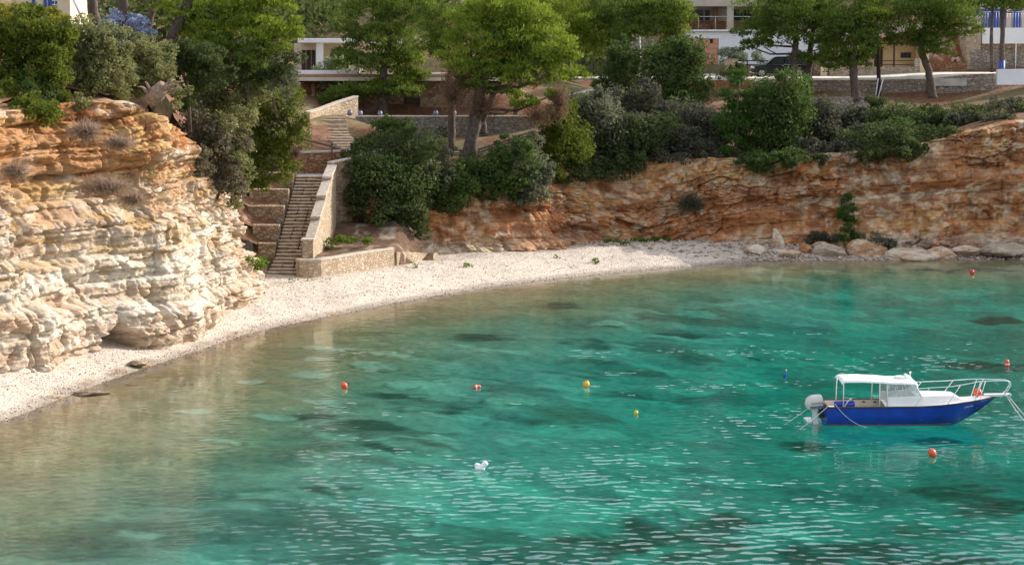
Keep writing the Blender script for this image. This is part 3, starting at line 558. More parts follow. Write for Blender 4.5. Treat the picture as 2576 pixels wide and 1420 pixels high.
# upper path: steps curving up to the terrace
t=thing('garden_steps',(-9.9,132,7.2),'narrow curved stone steps climbing the slope toward the terrace with pots','stairs')
mb=MB(); A=P(888,374,131.5); B=P(838,308,141)
for k in range(11):
    f=k/10; x_=A[0]*(1-f)+B[0]*f-0.35*math.sin(f*3.1); y_=131.5*(1-f)+141*f; zz=max(A[2]*(1-f)+B[2]*f, land1(x_,y_)+.02)
    mb.box((x_,y_,zz-.12),(1.5+.3*f,.98,.34),Matrix.Rotation(.12,3,'Z'))
mb.build('steps',MATS['step_stone'],t,bevel=.03,off=t.location)
def fence(label,pts,h,nrail,posts,mat,group=None,name='fence'):
    p=[np.array(q,float) for q in pts]; t=thing(name,p[0],label,'fence',group)
    L=np.concatenate([[0],np.cumsum([np.linalg.norm(b-a) for a,b in zip(p[:-1],p[1:])])])
    at=lambda s: np.array([np.interp(s,L,[q[k] for q in p]) for k in range(3)])
    for k in range(posts):
        c=at(L[-1]*k/(posts-1)); mb=MB(); mb.box((c[0],c[1],c[2]+h/2-.1),(.13,.13,h+.2)); mb.build('post',MATS[mat],t,bevel=.015,off=t.location)
    for r in range(nrail):
        z=h*(1-.42*r)-.08; mb=MB()
        mb.tube([q+np.array((0,-.09,z)) for q in p],.055,6); mb.build('rail',MATS[mat],t,off=t.location)
    return t
fence('short wooden fence left of the leaning pine trunk',[P(1122,392,135.0),P(1195,392,135.0)],.45,2,3,'wood_weathered')
fence('wooden rail fence climbing right behind the leaning pine trunk',[P(1205,392,135.4),P(1262,372,136),P(1330,350,137)],.5,2,6,'wood_weathered')
strip_wall('garden_wall',[(*P(1118,395,135.2)[:2],6.75,5.2),(*P(1200,395,135.2)[:2],6.75,5.2),(*P(1330,352,136.8)[:2],7.7,5.6)],.35,'masonry_pale','low pale stone wall under the wooden fence by the pine','wall')
mb=MB(); a=P(752,347,132.5); b_=P(895,388,131.2); mb.tube([a,(a+b_)/2+np.array((0,0,.08)),b_],.09,7); tag(mb.build('handrail',MATS['wood_weathered']),'weathered wooden handrail slanting down across the dark slope','handrail')

# ------------------------------------------------------------------ lower stone house, its wall with glazed pots
strip_wall('pot_wall',[(*P(895,298,143)[:2],9.0,7.4),(*P(1100,298,143)[:2],9.0,7.4),(*P(1345,300,143.4)[:2],9.0,7.4)],.5,'masonry_grey','long low stone wall topped by a row of glazed pots','wall',cop='coping',copw=.05)
strip_wall('garden_wall',[(*P(772,292,139)[:2],9.35,7.6),(*P(800,285,141)[:2],9.5,7.8),(*P(850,262,143.5)[:2],9.95,8),(*P(895,246,145)[:2],10.3,8.2)],.4,'masonry_pale','pale stone wall rising beside the garden steps toward the shaded house','wall',cop='coping',copw=.05)
for i,(u,du,lab) in enumerate([(880,14,'leftmost dark violet glazed pot on the wall'),(906,13,'second violet glazed pot from the left on the wall'),(956,12,'third violet glazed pot, beside the dark trunk'),(1096,13,'round violet pot right of the dark doorway'),(1141,15,'bigger pale violet pot nearest the big pine trunk'),(1512,13,'lone violet pot at the right beyond the dry twigs')]):
    Y_=143.0 if u<1400 else 146; c=P(u,298,Y_); c[2]=9.0 if u<1400 else c[2]-.1; r_=du/2/ppm(Y_)
    t=thing('glazed_pot',c,lab,'pot','glazed pots on the terrace wall')
    mb=MB(); mb.lathe([(.5*r_,0),(.85*r_,.25*r_),(1.0*r_,.8*r_),(.92*r_,1.3*r_),(.62*r_,1.75*r_),(.55*r_,1.8*r_)],(0,0,0),18); mb.build('body',MATS['pot_glaze'],t)
    mb=MB(); mb.lathe([(.55*r_,1.8*r_),(.74*r_,1.84*r_),(.74*r_,1.98*r_),(.5*r_,1.98*r_)],(0,0,0),18); mb.build('rim',MATS['pot_glaze'],t)
if True:
    t=thing('stone_house',(-6,152,8.7),'shaded stone house with dark doorway under the terrace slab','house')
    x0,x1=P(872,290,152)[0],P(1225,290,152)[0]; d0,d1=P(1018,290,152)[0],P(1056,290,152)[0]; zd=P(1030,248,152)[2]
    mb=MB(); mb.b2(x0,d0,152,154,8.3,11.25); mb.b2(d1,x1,152,154,8.3,11.25); mb.b2(d0,d1,152,154,zd,11.25); mb.build('wall',MATS['masonry'],t,off=t.location)
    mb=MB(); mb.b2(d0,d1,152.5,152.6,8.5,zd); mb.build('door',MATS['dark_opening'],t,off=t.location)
    mb=MB(); mb.b2(d0-.05,d1+.05,151.97,152.2,zd-.03,zd+.06); mb.b2(d0-.05,d0+.03,151.97,152.2,8.6,zd-.03); mb.b2(d1-.03,d1+.05,151.97,152.2,8.6,zd-.03); mb.build('door_frame',MATS['wood_dark'],t,off=t.location)
    x2=P(758,220,153)[0]; mb=MB(); mb.b2(x2,x0-.01,153,155,8.3,11.25); mb.build('side_wall',MATS['masonry_red'],t,off=t.location)
    for u in (790,830,935): c=P(u,240,152.6); mb=MB(); mb.b2(c[0]-.12,c[0]+.12,151.9,152.15,8.5,11.2); mb.build('buttress',MATS['masonry_red'],t,off=t.location)
    xr=P(1112,200,150.6)[0]; mb=MB(); mb.b2(x2-.3,x1+1.0,150.7,166,11.25,11.52); mb.build('terrace_slab',MATS['road_concrete'],t,bevel=.02,off=t.location)
    mb=MB()
    nt=80
    for k in range(nt): xx=x2-.25+(x1+1.2-x2)*k/nt; mb.b2(xx,xx+.13,150.66,150.8,11.56,11.74)
    mb.b2(x2-.3,x1+1.0,150.72,150.95,11.52,11.70); mb.build('tile_edging',MATS['clay'],t,off=t.location)
    mb=MB(); mb.b2(x2-.2,P(905,190,151)[0],150.96,151.3,11.52,12.0); mb.build('terrace_kerb',MATS['white_wall'],t,bevel=.02,off=t.location); mb=MB(); mb.b2(P(1075,190,151)[0],x1+.9,151,151.2,11.52,11.85); mb.build('terrace_kerb',MATS['white_wall'],t,bevel=.02,off=t.location)
if True:   # white flat roofed pavilion above
    Yp=158.0; t=thing('white_pavilion',P(800,188,Yp),'white flat roofed pavilion with square pillar and dark glass door','house')
    X=lambda u,Yq=Yp: P(u,150,Yq)[0]; Z=lambda v,Yq=Yp: P(800,v,Yq)[2]
    zb=11.5
    mb=MB(); mb.b2(X(752),X(1015),Yp-.9,Yp+6,Z(108),Z(97)); mb.build('roof_slab',MATS['white_wall'],t,bevel=.03,off=t.location)
    mb=MB(); mb.b2(X(797),X(814),Yp-.5,Yp,zb,Z(108)); mb.build('pillar',MATS['white_wall'],t,bevel=.02,off=t.location)
    Yb=Yp+2.5; mb=MB(); mb.b2(X(740,Yb),X(758,Yb),Yb,Yb+.3,zb,Z(108)); mb.b2(X(758,Yb),X(794,Yb),Yb,Yb+.3,Z(126,Yb),Z(108)); mb.b2(X(794,Yb),X(1010,Yb),Yb,Yb+.3,zb,Z(108)); mb.build('wall',MATS['cream_wall'],t,off=t.location)
    mb=MB(); mb.b2(X(758,Yb),X(794,Yb),Yb+.1,Yb+.16,zb,Z(126,Yb)); d=mb.build('glass_door',MATS['glass_dark'],t,off=t.location)
    mb=MB(); 
    for u in (758,770,783,794): mb.b2(X(u,Yb)-.05,X(u,Yb)+.05,Yb+.03,Yb+.097,zb,Z(126,Yb))
    mb.build('door_frame',MATS['wood_weathered'],t,off=t.location)
    mb=MB(); mb.b2(X(835,Yb),X(842,Yb),Yb-.06,Yb,Z(152,Yb),Z(140,Yb)); mb.build('wall_lamp',MATS['iron'],t,off=t.location)
for u,lab in ((908,'small round white globe lamp behind the terrace edge, left one'),(935,'small round white globe lamp behind the terrace edge, right one')):
    c=P(u,186,151.6); t=thing('globe_lamp',(c[0],c[1],11.52),lab,'lamp'); mb=MB(); mb.tube([(0,0,0),(0,0,.42)],.03,8); mb.build('post',MATS['iron'],t)
    mb=MB(); mb.lathe([(.02,.4),(.12,.45),(.165,.57),(.12,.69),(.02,.74)],(0,0,0),16); mb.build('globe',MATS['white_wall'],t)

# ------------------------------------------------------------------ road, retaining walls
xs_=np.linspace(3.5,46,90); rz=lambda x: 11.36+0.35*ss(27,36,x)
def road_pts():
    V=[];F=[]
    for i,x_ in enumerate(xs_): V += [(x_,167.9,rz(x_)),(x_,176.5,rz(x_)+.10)]
    return np.array(V),np.array([(2*i,2*i+2,2*i+3,2*i+1) for i in range(len(xs_)-1)])
V,F=road_pts(); tag(raw_mesh('road',V,F,MATS['road_concrete']),kind='structure')
V=[]; F=[]
for i,x_ in enumerate(xs_):
    z_=rz(x_); V += [(x_,167.45,z_-.30),(x_,167.45,z_-.03),(x_,167.80,z_+.07),(x_,167.80,z_-.1)]
for i in range(len(xs_)-1):
    a,b_=i*4,i*4+4; F += [(a,b_,b_+1,a+1),(a+1,b_+1,b_+2,a+2),(a+2,b_+2,b_+3,a+3)]
tag(raw_mesh('kerb',np.array(V),np.array(F),MATS['road_concrete']),kind='structure')
xl,xm,xr=P(2028,220,167)[0],P(2330,220,167)[0],P(2512,220,167)[0]
strip_wall('retaining_wall',[(xl,166.9,11.2,9.0),((xl+xm)/2,166.9,11.2,9.2),(xm,166.9,11.3,9.3)],.6,'masonry_grey','brownish stone retaining wall under the road behind pine trunks','wall')
strip_wall('retaining_wall',[(xm+.02,166.7,11.3,9.4),((xm+xr)/2,166.7,11.62,9.6),(xr,166.7,11.75,9.8)],.7,'masonry_grey','taller rubble retaining wall at the right end of the road','wall')
mb=MB(); a=P(2342,212,166.2); b_=P(2432,196,166.2); mb.b2(a[0],b_[0],166.2,166.32,10.75,11.35); tag(mb.build('concrete_panel',MATS['concrete']),'smooth grey concrete facing on the rubble wall right of the last trunk','panel')
strip_wall('block_wall',[(P(2507,200,165.5)[0],165.5,12.05,10.85),(P(2700,200,165.5)[0],165.5,12.1,10.85)],.4,'white_wall','whitewashed block wall at the right edge of the road','wall')
strip_wall('retaining_wall',[(P(2040,255,161)[0],161,9.95,9.2),(P(2180,250,161)[0],161,10.0,9.2)],.5,'masonry_grey','lower loose stone wall below the brownish retaining wall','wall')
strip_wall('retaining_wall',[(P(1600,205,168.6)[0],167.0,11.2,9.2),(P(1890,205,168)[0],167.0,11.2,9.2)],.5,'masonry_red','reddish stone bank wall under the road before the garage','wall')
strip_wall('garden_wall',[(P(1440,228,156)[0],156,P(1440,238,156)[2],8),(P(1490,228,158)[0],158,P(1490,224,158)[2],8)],.5,'masonry_grey','short grey stone wall among bushes right of the big pine','wall',cop='coping')
strip_wall('stone_wall',[(P(1560,150,179)[0],179,P(1560,95,179)[2],11),(P(1655,150,179)[0],179,P(1655,95,179)[2],11)],.5,'masonry_grey','tall grey stone wall behind the concrete pole','wall')
mb=MB(); c=P(1606,193,170); top=P(1606,82,170); mb.tube([(c[0],170,11.2),(top[0],170,top[2])],[.26,.18],10); t=mb.build('utility_pole',MATS['pole_concrete']); tag(t,'round concrete utility pole between the dark tree and the pine','pole')
# wooden pole with two white struts
t=thing('utility_pole',P(2210,200,165.5),'dark wooden utility pole with two white struts at its foot','pole')
a=P(2212,242,165.5); b_=P(2203,-70,165.5); mb=MB(); mb.tube([a,b_],[.17,.12],10); mb.build('pole',MATS['wood_dark'],t,off=t.location)
for (u0,v0,u1,v1) in [(2206,248,2214,197),(2208,250,2222,197)]:
    mb=MB(); mb.tube([P(u0-4 if u0==2206 else u0,v0,165.1),P(u1-5 if u0==2206 else u1,v1,165.2)],.045,8); mb.build('strut',plain('strut_white',(.75,.78,.82),.5) if 'strut_white' not in MATS else MATS['strut_white'],t,off=t.location)

# ------------------------------------------------------------------ white house with garage
if True:
    Yh=181.0; X=lambda u,q=Yh: P(u,100,q)[0]; Z=lambda v,q=Yh: P(1900,v,q)[2]
    t=thing('house',(X(1830),Yh,11.9),'white house with terracotta garage door and grey columned balcony','house')
    g0,g1=X(1722),X(1808); zg=Z(97); zb=11.6; zf=Z(78)
    mb=MB(); mb.b2(X(1700),g0,Yh,Yh+8,zb,zf); mb.b2(g0,g1,Yh,Yh+8,zg,zf); mb.b2(g1,X(2060),Yh,Yh+8,zb,zf); mb.build('wall',MATS['white_wall'],t,off=t.location)
    mb=MB(); mb.b2(g0-.02,g1+.02,Yh+.1,Yh+.2,zb,zg); gd=mb.build('garage_door',MATS['garage_paint'],t,off=t.location)
    mb=MB()
    for i in range(7):
        for j in range(6):
            xa=g0+(g1-g0)*(i+.1)/7; xb=g0+(g1-g0)*(i+.9)/7; za=11.95+(zg-11.95)*(j+.1)/6; zc=11.95+(zg-11.95)*(j+.9)/6
            if j==5 and i in (1,3,5): continue
            mb.b2(xa,xb,Yh+.05,Yh+.098,za,zc)
    mb.build('panels',MATS['garage_paint'],gd,off=t.location)
    mb=MB()
    for i in (1,3,5): xa=g0+(g1-g0)*(i+.2)/7; xb=g0+(g1-g0)*(i+.8)/7; mb=MB(); mb.b2(xa,xb,Yh+.06,Yh+.098,11.95+(zg-11.95)*5.1/6,11.95+(zg-11.95)*5.9/6); mb.build('door_window',MATS['glass_dark'],gd,off=t.location)
    mb=MB(); mb.b2(X(1690),X(2070),Yh-.35,Yh-.005,zf-.02,zf+.10); mb.build('ledge',MATS['white_wall'],t,off=t.location)
    zt=Z(16); mb=MB(); mb.b2(X(1690),X(2070),Yh-.3,Yh+8,zt,Z(-2)); mb.build('upper_slab',MATS['grey_render'],t,off=t.location)
    for u in (1708,1836): mb=MB(); mb.b2(X(u)-.28,X(u)+.28,Yh-.2,Yh+.3,zf+.1,zt); mb.build('column',MATS['grey_render'],t,off=t.location)
    mb=MB(); mb.b2(X(2010)-.2,X(2010)+.2,Yh-.2,Yh+.3,zf+.1,zt); mb.build('column',MATS['grey_render'],t,off=t.location)
    mb=MB(); mb.b2(X(1700),X(2060),Yh+2.6,Yh+2.9,zf,Z(52)+.0); mb.build('brick_wall',MATS['masonry_red'],t,off=t.location)
    mb=MB(); mb.b2(X(1700),X(2060),Yh+2.7,Yh+2.95,Z(52)+.005,zt); mb.build('upper_wall',MATS['grey_render'],t,off=t.location)
    for (ua,ub) in ((1745,1775),(1780,1792),(1850,1900)):
        mb=MB(); mb.b2(X(ua),X(ub),Yh+2.60,Yh+2.69,Z(50),Z(24)); mb.build('window',MATS['glass_dark'],t,off=t.location)
    mb=MB(); mb.b2(X(1800),X(1812),Yh+2.3,Yh+2.6,zf+.1,zt); mb.build('wooden_post',plain('wood_orange',(.22,.11,.05),.7),t,off=t.location); mb=MB(); mb.b2(X(1898),X(1912),Yh+2.3,Yh+2.59,zf+.1,zt); mb.build('wooden_post',plain('wood_orange',(.22,.11,.05),.7) if 'wood_orange' not in MATS else MATS['wood_orange'],t,off=t.location)
    zr=Z(42); mb=MB(); mb.tube([(X(1700),Yh-.15,zr),(X(2060),Yh-.15,zr)],.025,6)
    for k in range(9): xx=X(1715)+(X(2050)-X(1715))*k/8; mb.tube([(xx,Yh-.15,zf+.1),(xx,Yh-.15,zr)],.02,6)
    mb.build('balcony_railing',MATS['metal_grey'],t,off=t.location)
    mb=MB(); mb.b2(X(1690),X(2070),Yh-.2,Yh+8,Z(-60),Z(-2)+.01); mb.build('top_wall',MATS['grey_render'],t,off=t.location)
    mb=MB(); a=P(1720,190,176.5); b_=P(1812,190,176.5); mb.add([(a[0],176.4,11.46),(b_[0],176.4,11.46),(b_[0],Yh+.1,11.93),(a[0],Yh+.1,11.93),(a[0],176.4,11.2),(b_[0],176.4,11.2),(b_[0],Yh+.1,11.2),(a[0],Yh+.1,11.2)],[(0,1,2,3),(4,7,6,5),(0,4,5,1),(1,5,6,2),(2,6,7,3),(3,7,4,0)]); o=mb.build('driveway',MATS['road_concrete']); tag(o,kind='structure')
t=thing('planter_box',P(1838,185,177),'square stone planter beside the driveway under a pale olive shrub','planter'); a=P(1822,190,177); b_=P(1856,190,177); mb=MB(); mb.b2(a[0],b_[0],176.6,177.6,11.4,P(1838,150,177)[2]); mb.build('box',MATS['masonry_pale'],t,bevel=.03,off=t.location); mb=MB(); mb.b2(a[0]-.05,b_[0]+.05,176.55,177.65,P(1838,150,177)[2],P(1838,148,177)[2]); mb.build('rim',MATS['coping'],t,off=t.location)
t=thing('railing',P(1856,185,177.2),'black two bar railing in front of the white wall beside the car','railing'); mb=MB(); 
for v in (153,164): mb.tube([P(1857,v,177.2),P(2050,v,177.2)],.045,6)
mb.build('bars',MATS['iron'],t,off=t.location)
for u in (1880,1930,1990,2045): mb=MB(); a=P(u,150,177.2); mb.b2(a[0]-.05,a[0]+.05,177.17,177.24,11.4,P(u,152,177.2)[2]); mb.build('post',MATS['iron'],t,off=t.location)

# ------------------------------------------------------------------ small yellow house with tiled porch
if True:
    Yh=179.5; X=lambda u,q=Yh: P(u,100,q)[0]; Z=lambda v,q=Yh: P(2200,v,q)[2]
    t=thing('house',(X(2200),Yh,11.4),'small ochre house with tiled porch roof, stone terrace and dark windows','house')
    zf=Z(166)-.2
    def wallhole(mb,x0,x1,z0,z1,holes,y0,y1):
        hs=sorted(holes); cx=x0
        for (a,b,c,d) in hs:
            mb.b2(cx,a,y0,y1,z0,z1)
            if c>z0: mb.b2(a,b,y0,y1,z0,c)
            if d<z1: mb.b2(a,b,y0,y1,d,z1)
            cx=b
        mb.b2(cx,x1,y0,y1,z0,z1)
    H=[(X(2120),X(2160),Z(150),Z(126)),(X(2193),X(2222),zf,Z(120)),(X(2266),X(2293),Z(146),Z(132))]
    mb=MB(); wallhole(mb,X(2095),X(2302),zf,Z(102),H,Yh,Yh+.3); mb.build('wall',MATS['yellow_wall'],t,off=t.location)
    for i,h in enumerate((H[0],H[2])):
        mb=MB(); mb.b2(h[0],h[1],Yh+.14,Yh+.2,h[2],h[3]); wd=mb.build('window',MATS['glass_dark'],t,off=t.location)
        mb=MB(); w_=.08; x0,x1,z0,z1=h
        mb.b2(x0,x1,Yh+.03,Yh+.135,z0,z0+w_); mb.b2(x0,x1,Yh+.03,Yh+.135,z1-w_,z1); mb.b2(x0,x0+w_,Yh+.03,Yh+.135,z0+w_,z1-w_); mb.b2(x1-w_,x1,Yh+.03,Yh+.135,z0+w_,z1-w_); mb.b2((x0+x1)/2-.03,(x0+x1)/2+.03,Yh+.03,Yh+.135,z0+w_,z1-w_)
        mb.build('frame',MATS['wood_dark'],wd,off=t.location)
    h=H[1]; mb=MB(); mb.b2(h[0],h[1],Yh+.14,Yh+.2,h[2],h[3]); mb.build('door',MATS['wood_dark'],t,off=t.location)
    # porch roof: rows of barrel tiles
    r0,r1=X(2182),X(2302); mb=MB(); nt=17; y0,y1=Yh-1.9,Yh+.3; za,zc=Z(107,Yh-1.9),Z(92,Yh+.3)
    for k in range(nt):
        xa=r0+(r1-r0)*k/nt; w_=(r1-r0)/nt
        for (f0,f1) in ((0,.34),(.32,.67),(.65,1.0)):
            vs=[]
            for f,ex in ((f0,.03),(f1,0)):
                for q in range(6):
                    an=math.pi*q/5; vs.append((xa+w_*.5-math.cos(an)*w_*.46,y0+(y1-y0)*f,za+(zc-za)*f+math.sin(an)*.10+ex))
            mb.add(vs,[(q,q+1,q+7,q+6) for q in range(5)],True)
    mb.build('tile_roof',MATS['terracotta'],t,off=t.location)
    mb=MB(); mb.b2(r0,r1,y0+.02,y0+.14,za-.16,za-.01); mb.build('beam',MATS['wood_dark'],t,off=t.location)
    for u in (2240,2171): mb=MB(); mb.b2(X(u)-.07,X(u)+.07,y0+.03,y0+.13,zf,za-.16); mb.build('porch_post',MATS['wood_dark'],t,off=t.location)
    mb=MB(); mb.b2(X(2302)+.01,X(2324),Yh-2.2,Yh-.02,11.4,Z(112)); mb.build('pillar',MATS['pillar_yellow'],t,bevel=.02,off=t.location)
    mb=MB(); mb.b2(X(2078),X(2301),Yh-2.15,Yh-1.8,11.2,Z(168)); mb.build('terrace_wall',MATS['masonry_pale'],t,off=t.location)
    mb=MB(); mb.b2(X(2060),X(2301),Yh-1.79,Yh,11.2,zf-.01); mb.build('terrace_floor',MATS['concrete'],t,off=t.location)
    for u in (2182,2296): mb=MB(); mb.b2(X(u)-.22,X(u)+.22,Yh-2.2,Yh-1.75,Z(168)+.002,Z(148)); mb.build('stone_pier',MATS['masonry_pale'],t,off=t.location)
    mb=MB(); 
    for v in (153,163): mb.tube([(X(2100),Yh-1.97,Z(v)),(X(2174),Yh-1.97,Z(v))],.035,6); mb.tube([(X(2190),Yh-1.97,Z(v)),(X(2290),Yh-1.97,Z(v))],.035,6)
    mb.build('railing',MATS['wood_dark'],t,off=t.location)
    mb=MB(); mb.b2(X(2056),X(2072),Yh-2.3,Yh-1.9,11.3,Z(168)); mb.build('gate_pier',MATS['pillar_yellow'],t,off=t.location)
    mb=MB(); mb.b2(X(2030),X(2054),Yh-2.0,Yh-1.7,11.3,Z(150)); mb.build('side_wall',MATS['masonry'],t,off=t.location)
    mb=MB(); mb.b2(X(2085),X(2320),Yh+.31,Yh+5,11.3,Z(60)); mb.build('rear_wall',MATS['grey_render'],t,off=t.location)
# rubble slope and walls right of it
xs_=np.linspace(P(2318,150,178)[0],P(2445,150,178)[0],50); X_,Y_=np.meshgrid(xs_,np.linspace(178.4,186,60)); x=X_.ravel(); y=Y_.ravel(); z=12.3+(y-178.4)*.75+1.1*(vn(x*2.2,y*2.2,0,301)-.5)+.5*(vn(x*5,y*5,0,303)-.5)
C=mix(np.tile((.30,.12,.06),(len(x),1)),(.45,.33,.24),ss(.5,.7,vn(x*2.2,y*2.2,0,301)))
tag(raw_mesh('rubble_slope',np.stack([x,y,z],1),grid_faces(50,60),MATS['rock'],col=C),kind='structure')
strip_wall('garden_wall',[(P(2316,160,178)[0],178,P(2316,155,178)[2],11.2),(P(2432,160,178)[0],178,P(2432,155,178)[2],11.2)],.4,'masonry_red','low reddish stone wall below the red rubble slope','wall')
if True:
    Yh=178.5; X=lambda u,q=Yh: P(u,100,q)[0]; Z=lambda v,q=Yh: P(2500,v,q)[2]
    t=thing('house',(X(2500),Yh,11.4),'stone house with bright blue doors, white parapet and railing at the right edge','house')
    mb=MB(); mb.b2(X(2466),X(2700),Yh,Yh+6,11.2,Z(110)); mb.build('wall',MATS['masonry'],t,off=t.location)
    mb=MB(); mb.b2(X(2430),X(2465),Yh-.3,Yh+6,11.2,Z(62)); mb.build('pillar',MATS['masonry_pale'],t,off=t.location)
    mb=MB(); mb.b2(X(2425),X(2465),Yh-.4,Yh+1,Z(62)+.002,Z(40)); mb.build('pillar_top',MATS['coping'],t,off=t.location)
    mb=MB(); mb.b2(X(2470),X(2700),Yh-.15,Yh+.2,Z(110)+.002,Z(70)); mb.build('parapet',MATS['white_wall'],t,off=t.location)
    mb=MB(); mb.b2(X(2467),X(2700),Yh+3,Yh+3.3,Z(110)+.002,Z(-40)); mb.build('upper_wall',MATS['cream_wall'],t,off=t.location)
    for (a,b_) in ((2472,2500),(2503,2550),(2566,2590)):
        mb=MB(); mb.b2(X(a),X(b_),Yh+2.9,Yh+2.99,Z(80),Z(20)); mb.build('door',MATS['blue_paint'],t,off=t.location)
    mb=MB(); mb.tube([(X(2470),Yh,Z(30)),(X(2700),Yh,Z(30))],.025,6)
    for k in range(34): xx=X(2470)+(X(2700)-X(2470))*k/33; mb.tube([(xx,Yh,Z(70)),(xx,Yh,Z(30))],.016,5)
    mb.build('balcony_railing',MATS['metal_grey'],t,off=t.location)
    mb=MB(); mb.b2(X(2440),X(2700),Yh-.32,Yh-.01,11.2,Z(126)); mb.build('buttress_wall',MATS['masonry_grey'],t,off=t.location)
    mb=MB(); mb.tube([(X(2553),Yh-.45,11.4),(X(2553),Yh-.45,Z(108))],.04,8); mb.build('drain_pipe',MATS['white_wall'],t,off=t.location)
# house peeping out at the top left
if True:
    Yh=118.0; X=lambda u,q=Yh: P(u,100,q)[0]; Z=lambda v,q=Yh: P(140,v,q)[2]
    t=thing('house',(X(140),Yh,13.4),'cream house with blue shuttered window above the bushes at top left','house')
    mb=MB(); mb.b2(X(40),X(122),Yh,Yh+6,13,Z(-60)); mb.b2(X(122),X(146),Yh,Yh+6,13,Z(27)); mb.b2(X(146),X(178),Yh,Yh+6,13,Z(-60)); mb.b2(X(122),X(146),Yh,Yh+6,Z(-14),Z(-60)); mb.build('wall',MATS['cream_wall'],t,off=t.location)
    mb=MB(); mb.b2(X(132),X(146),Yh+.1,Yh+.16,Z(27),Z(-14)); mb.b2(X(122),X(132)-.005,Yh+.12,Yh+.18,Z(27),Z(-14)); w=mb.build('window',MATS['blue_paint'],t,off=t.location)
    mb=MB(); 
    for v in (22,12,2): mb.b2(X(132),X(146),Yh+.06,Yh+.098,Z(v)-.02,Z(v)+.02)
    mb.b2(X(138.5),X(139.5),Yh+.05,Yh+.098,Z(27),Z(-14)); mb.build('muntins',MATS['white_wall'],w,off=t.location)
    mb=MB(); mb.b2(X(112),X(120),Yh-.06,Yh-.003,Z(20),Z(-14)); mb.build('shutter',MATS['blue_paint'],t,off=t.location); mb=MB(); mb.b2(X(83),X(91),Yh-.06,Yh-.003,Z(14),Z(-14)); mb.build('shutter',MATS['blue_paint'],t,off=t.location)
    mb=MB(); mb.tube([P(180,-12,Yh-.2),P(205,42,Yh-.2)],.09,6); mb.build('stair_rail',MATS['white_wall'],t,off=t.location)

# ------------------------------------------------------------------ vegetation
PAL={'dry':((.24,.175,.125),(.36,.28,.20)),'pine':((.125,.185,.026),(.20,.26,.036)),'pine_deep':((.075,.120,.026),(.125,.180,.034)),'mastic':((.070,.105,.020),(.14,.165,.028)),'dark':((.046,.066,.027),(.085,.110,.040)),  # pine and pine_deep also serve as lit and shaded tones of one crown
 'darkgreen':((.046,.080,.026),(.085,.130,.038)),'olive':((.14,.155,.062),(.215,.225,.098)),'grey':((.095,.110,.066),(.17,.18,.118)),'greybrown':((.125,.110,.070),(.19,.17,.112)),'purple':((.062,.064,.046),(.105,.105,.072)),
 'yellow':((.13,.15,.025),(.22,.21,.035)),'blue':((.20,.24,.36),(.42,.46,.60)),'pale':((.17,.21,.13),(.27,.31,.20)),'sapling':((.045,.095,.022),(.075,.14,.030)),'dead':((.14,.085,.055),(.21,.14,.095)),'weed':((.07,.12,.02),(.13,.20,.03))}
def leaf_cloud(lobes, pal, leaf, cover, rng, pine=False, flat=0.0):
    """lobes (c, r) in metres -> leaf quads; each lobe is broken into small clumps with gaps"""
    Vs=[];Cs=[]; p0,p1=[np.array(q) for q in PAL[pal]]
    for (c,r) in lobes:
        r=np.array(r); rm=float(np.mean(r)); A=4*math.pi*((r[0]*r[1])**1.6/3+(r[0]*r[2])**1.6/3+(r[1]*r[2])**1.6/3)**(1/1.6)
        ns=max(5,int(5+ (rm/ (0.50 if pine else .42))**2*1.9)); 
        dv=rng.normal(size=(ns,3)); dv/=np.linalg.norm(dv,axis=1)[:,None]
        if pine: dv[:,2]=np.abs(dv[:,2])*np.where(rng.random(ns)<.75,1,-.6)
        sc=np.array(c)+dv*r*rng.uniform(.40,1.0,ns)[:,None]; sr=np.clip(rm*rng.uniform(.20,.42,ns),.16,.75)
        tone=rng.random(ns)
        n=int(A*cover/(leaf[0]*leaf[1])*0.9); pick=rng.choice(ns,n,p=sr**2/(sr**2).sum())
        ld=rng.normal(size=(n,3)); ld/=np.linalg.norm(ld,axis=1)[:,None]
        if pine: fl=(ld[:,2]<-.1)&(rng.random(n)<.7); ld[fl,2]*=-1
        rad=sr[pick]*rng.uniform(.55,1.08,n)**.7*np.where(rng.random(n)<.07,rng.uniform(1.1,1.45,n),1); sq=np.array((1.15,1.15,.62 if pine else .9))
        pos=sc[pick]+ld*rad[:,None]*sq
        if pine: a=ld*.5+np.array((0,0,.55))+rng.normal(size=(n,3))*.45
        else: a=ld*.35+rng.normal(size=(n,3))*.8+np.array((0,0,.15))
        a/=np.linalg.norm(a,axis=1)[:,None]; q=rng.normal(size=(n,3)); b=np.cross(a,q); b/=np.linalg.norm(b,axis=1)[:,None]
        sz=rng.uniform(.65,1.35,n)[:,None]; a=a*leaf[0]*.5*sz; b=b*leaf[1]*.5*sz
        if pine: quad=np.stack([pos-a*.6,pos+b*1.0+a*.35,pos+a*1.2,pos-b*1.0+a*.35],1)
        else: quad=np.stack([pos-a,pos+b,pos+a,pos-b],1)
        k=np.clip(tone[pick]*.6+rng.random(n)*.5-.05,0,1)[:,None]; col=p0*(1-k)+p1*k; col=col*rng.uniform(.82,1.18,n)[:,None]
        Vs.append(quad.reshape(-1,3)); Cs.append(np.repeat(col,4,0))
    V=np.concatenate(Vs); C=np.concatenate(Cs); return V,np.arange(len(V)).reshape(-1,4),C
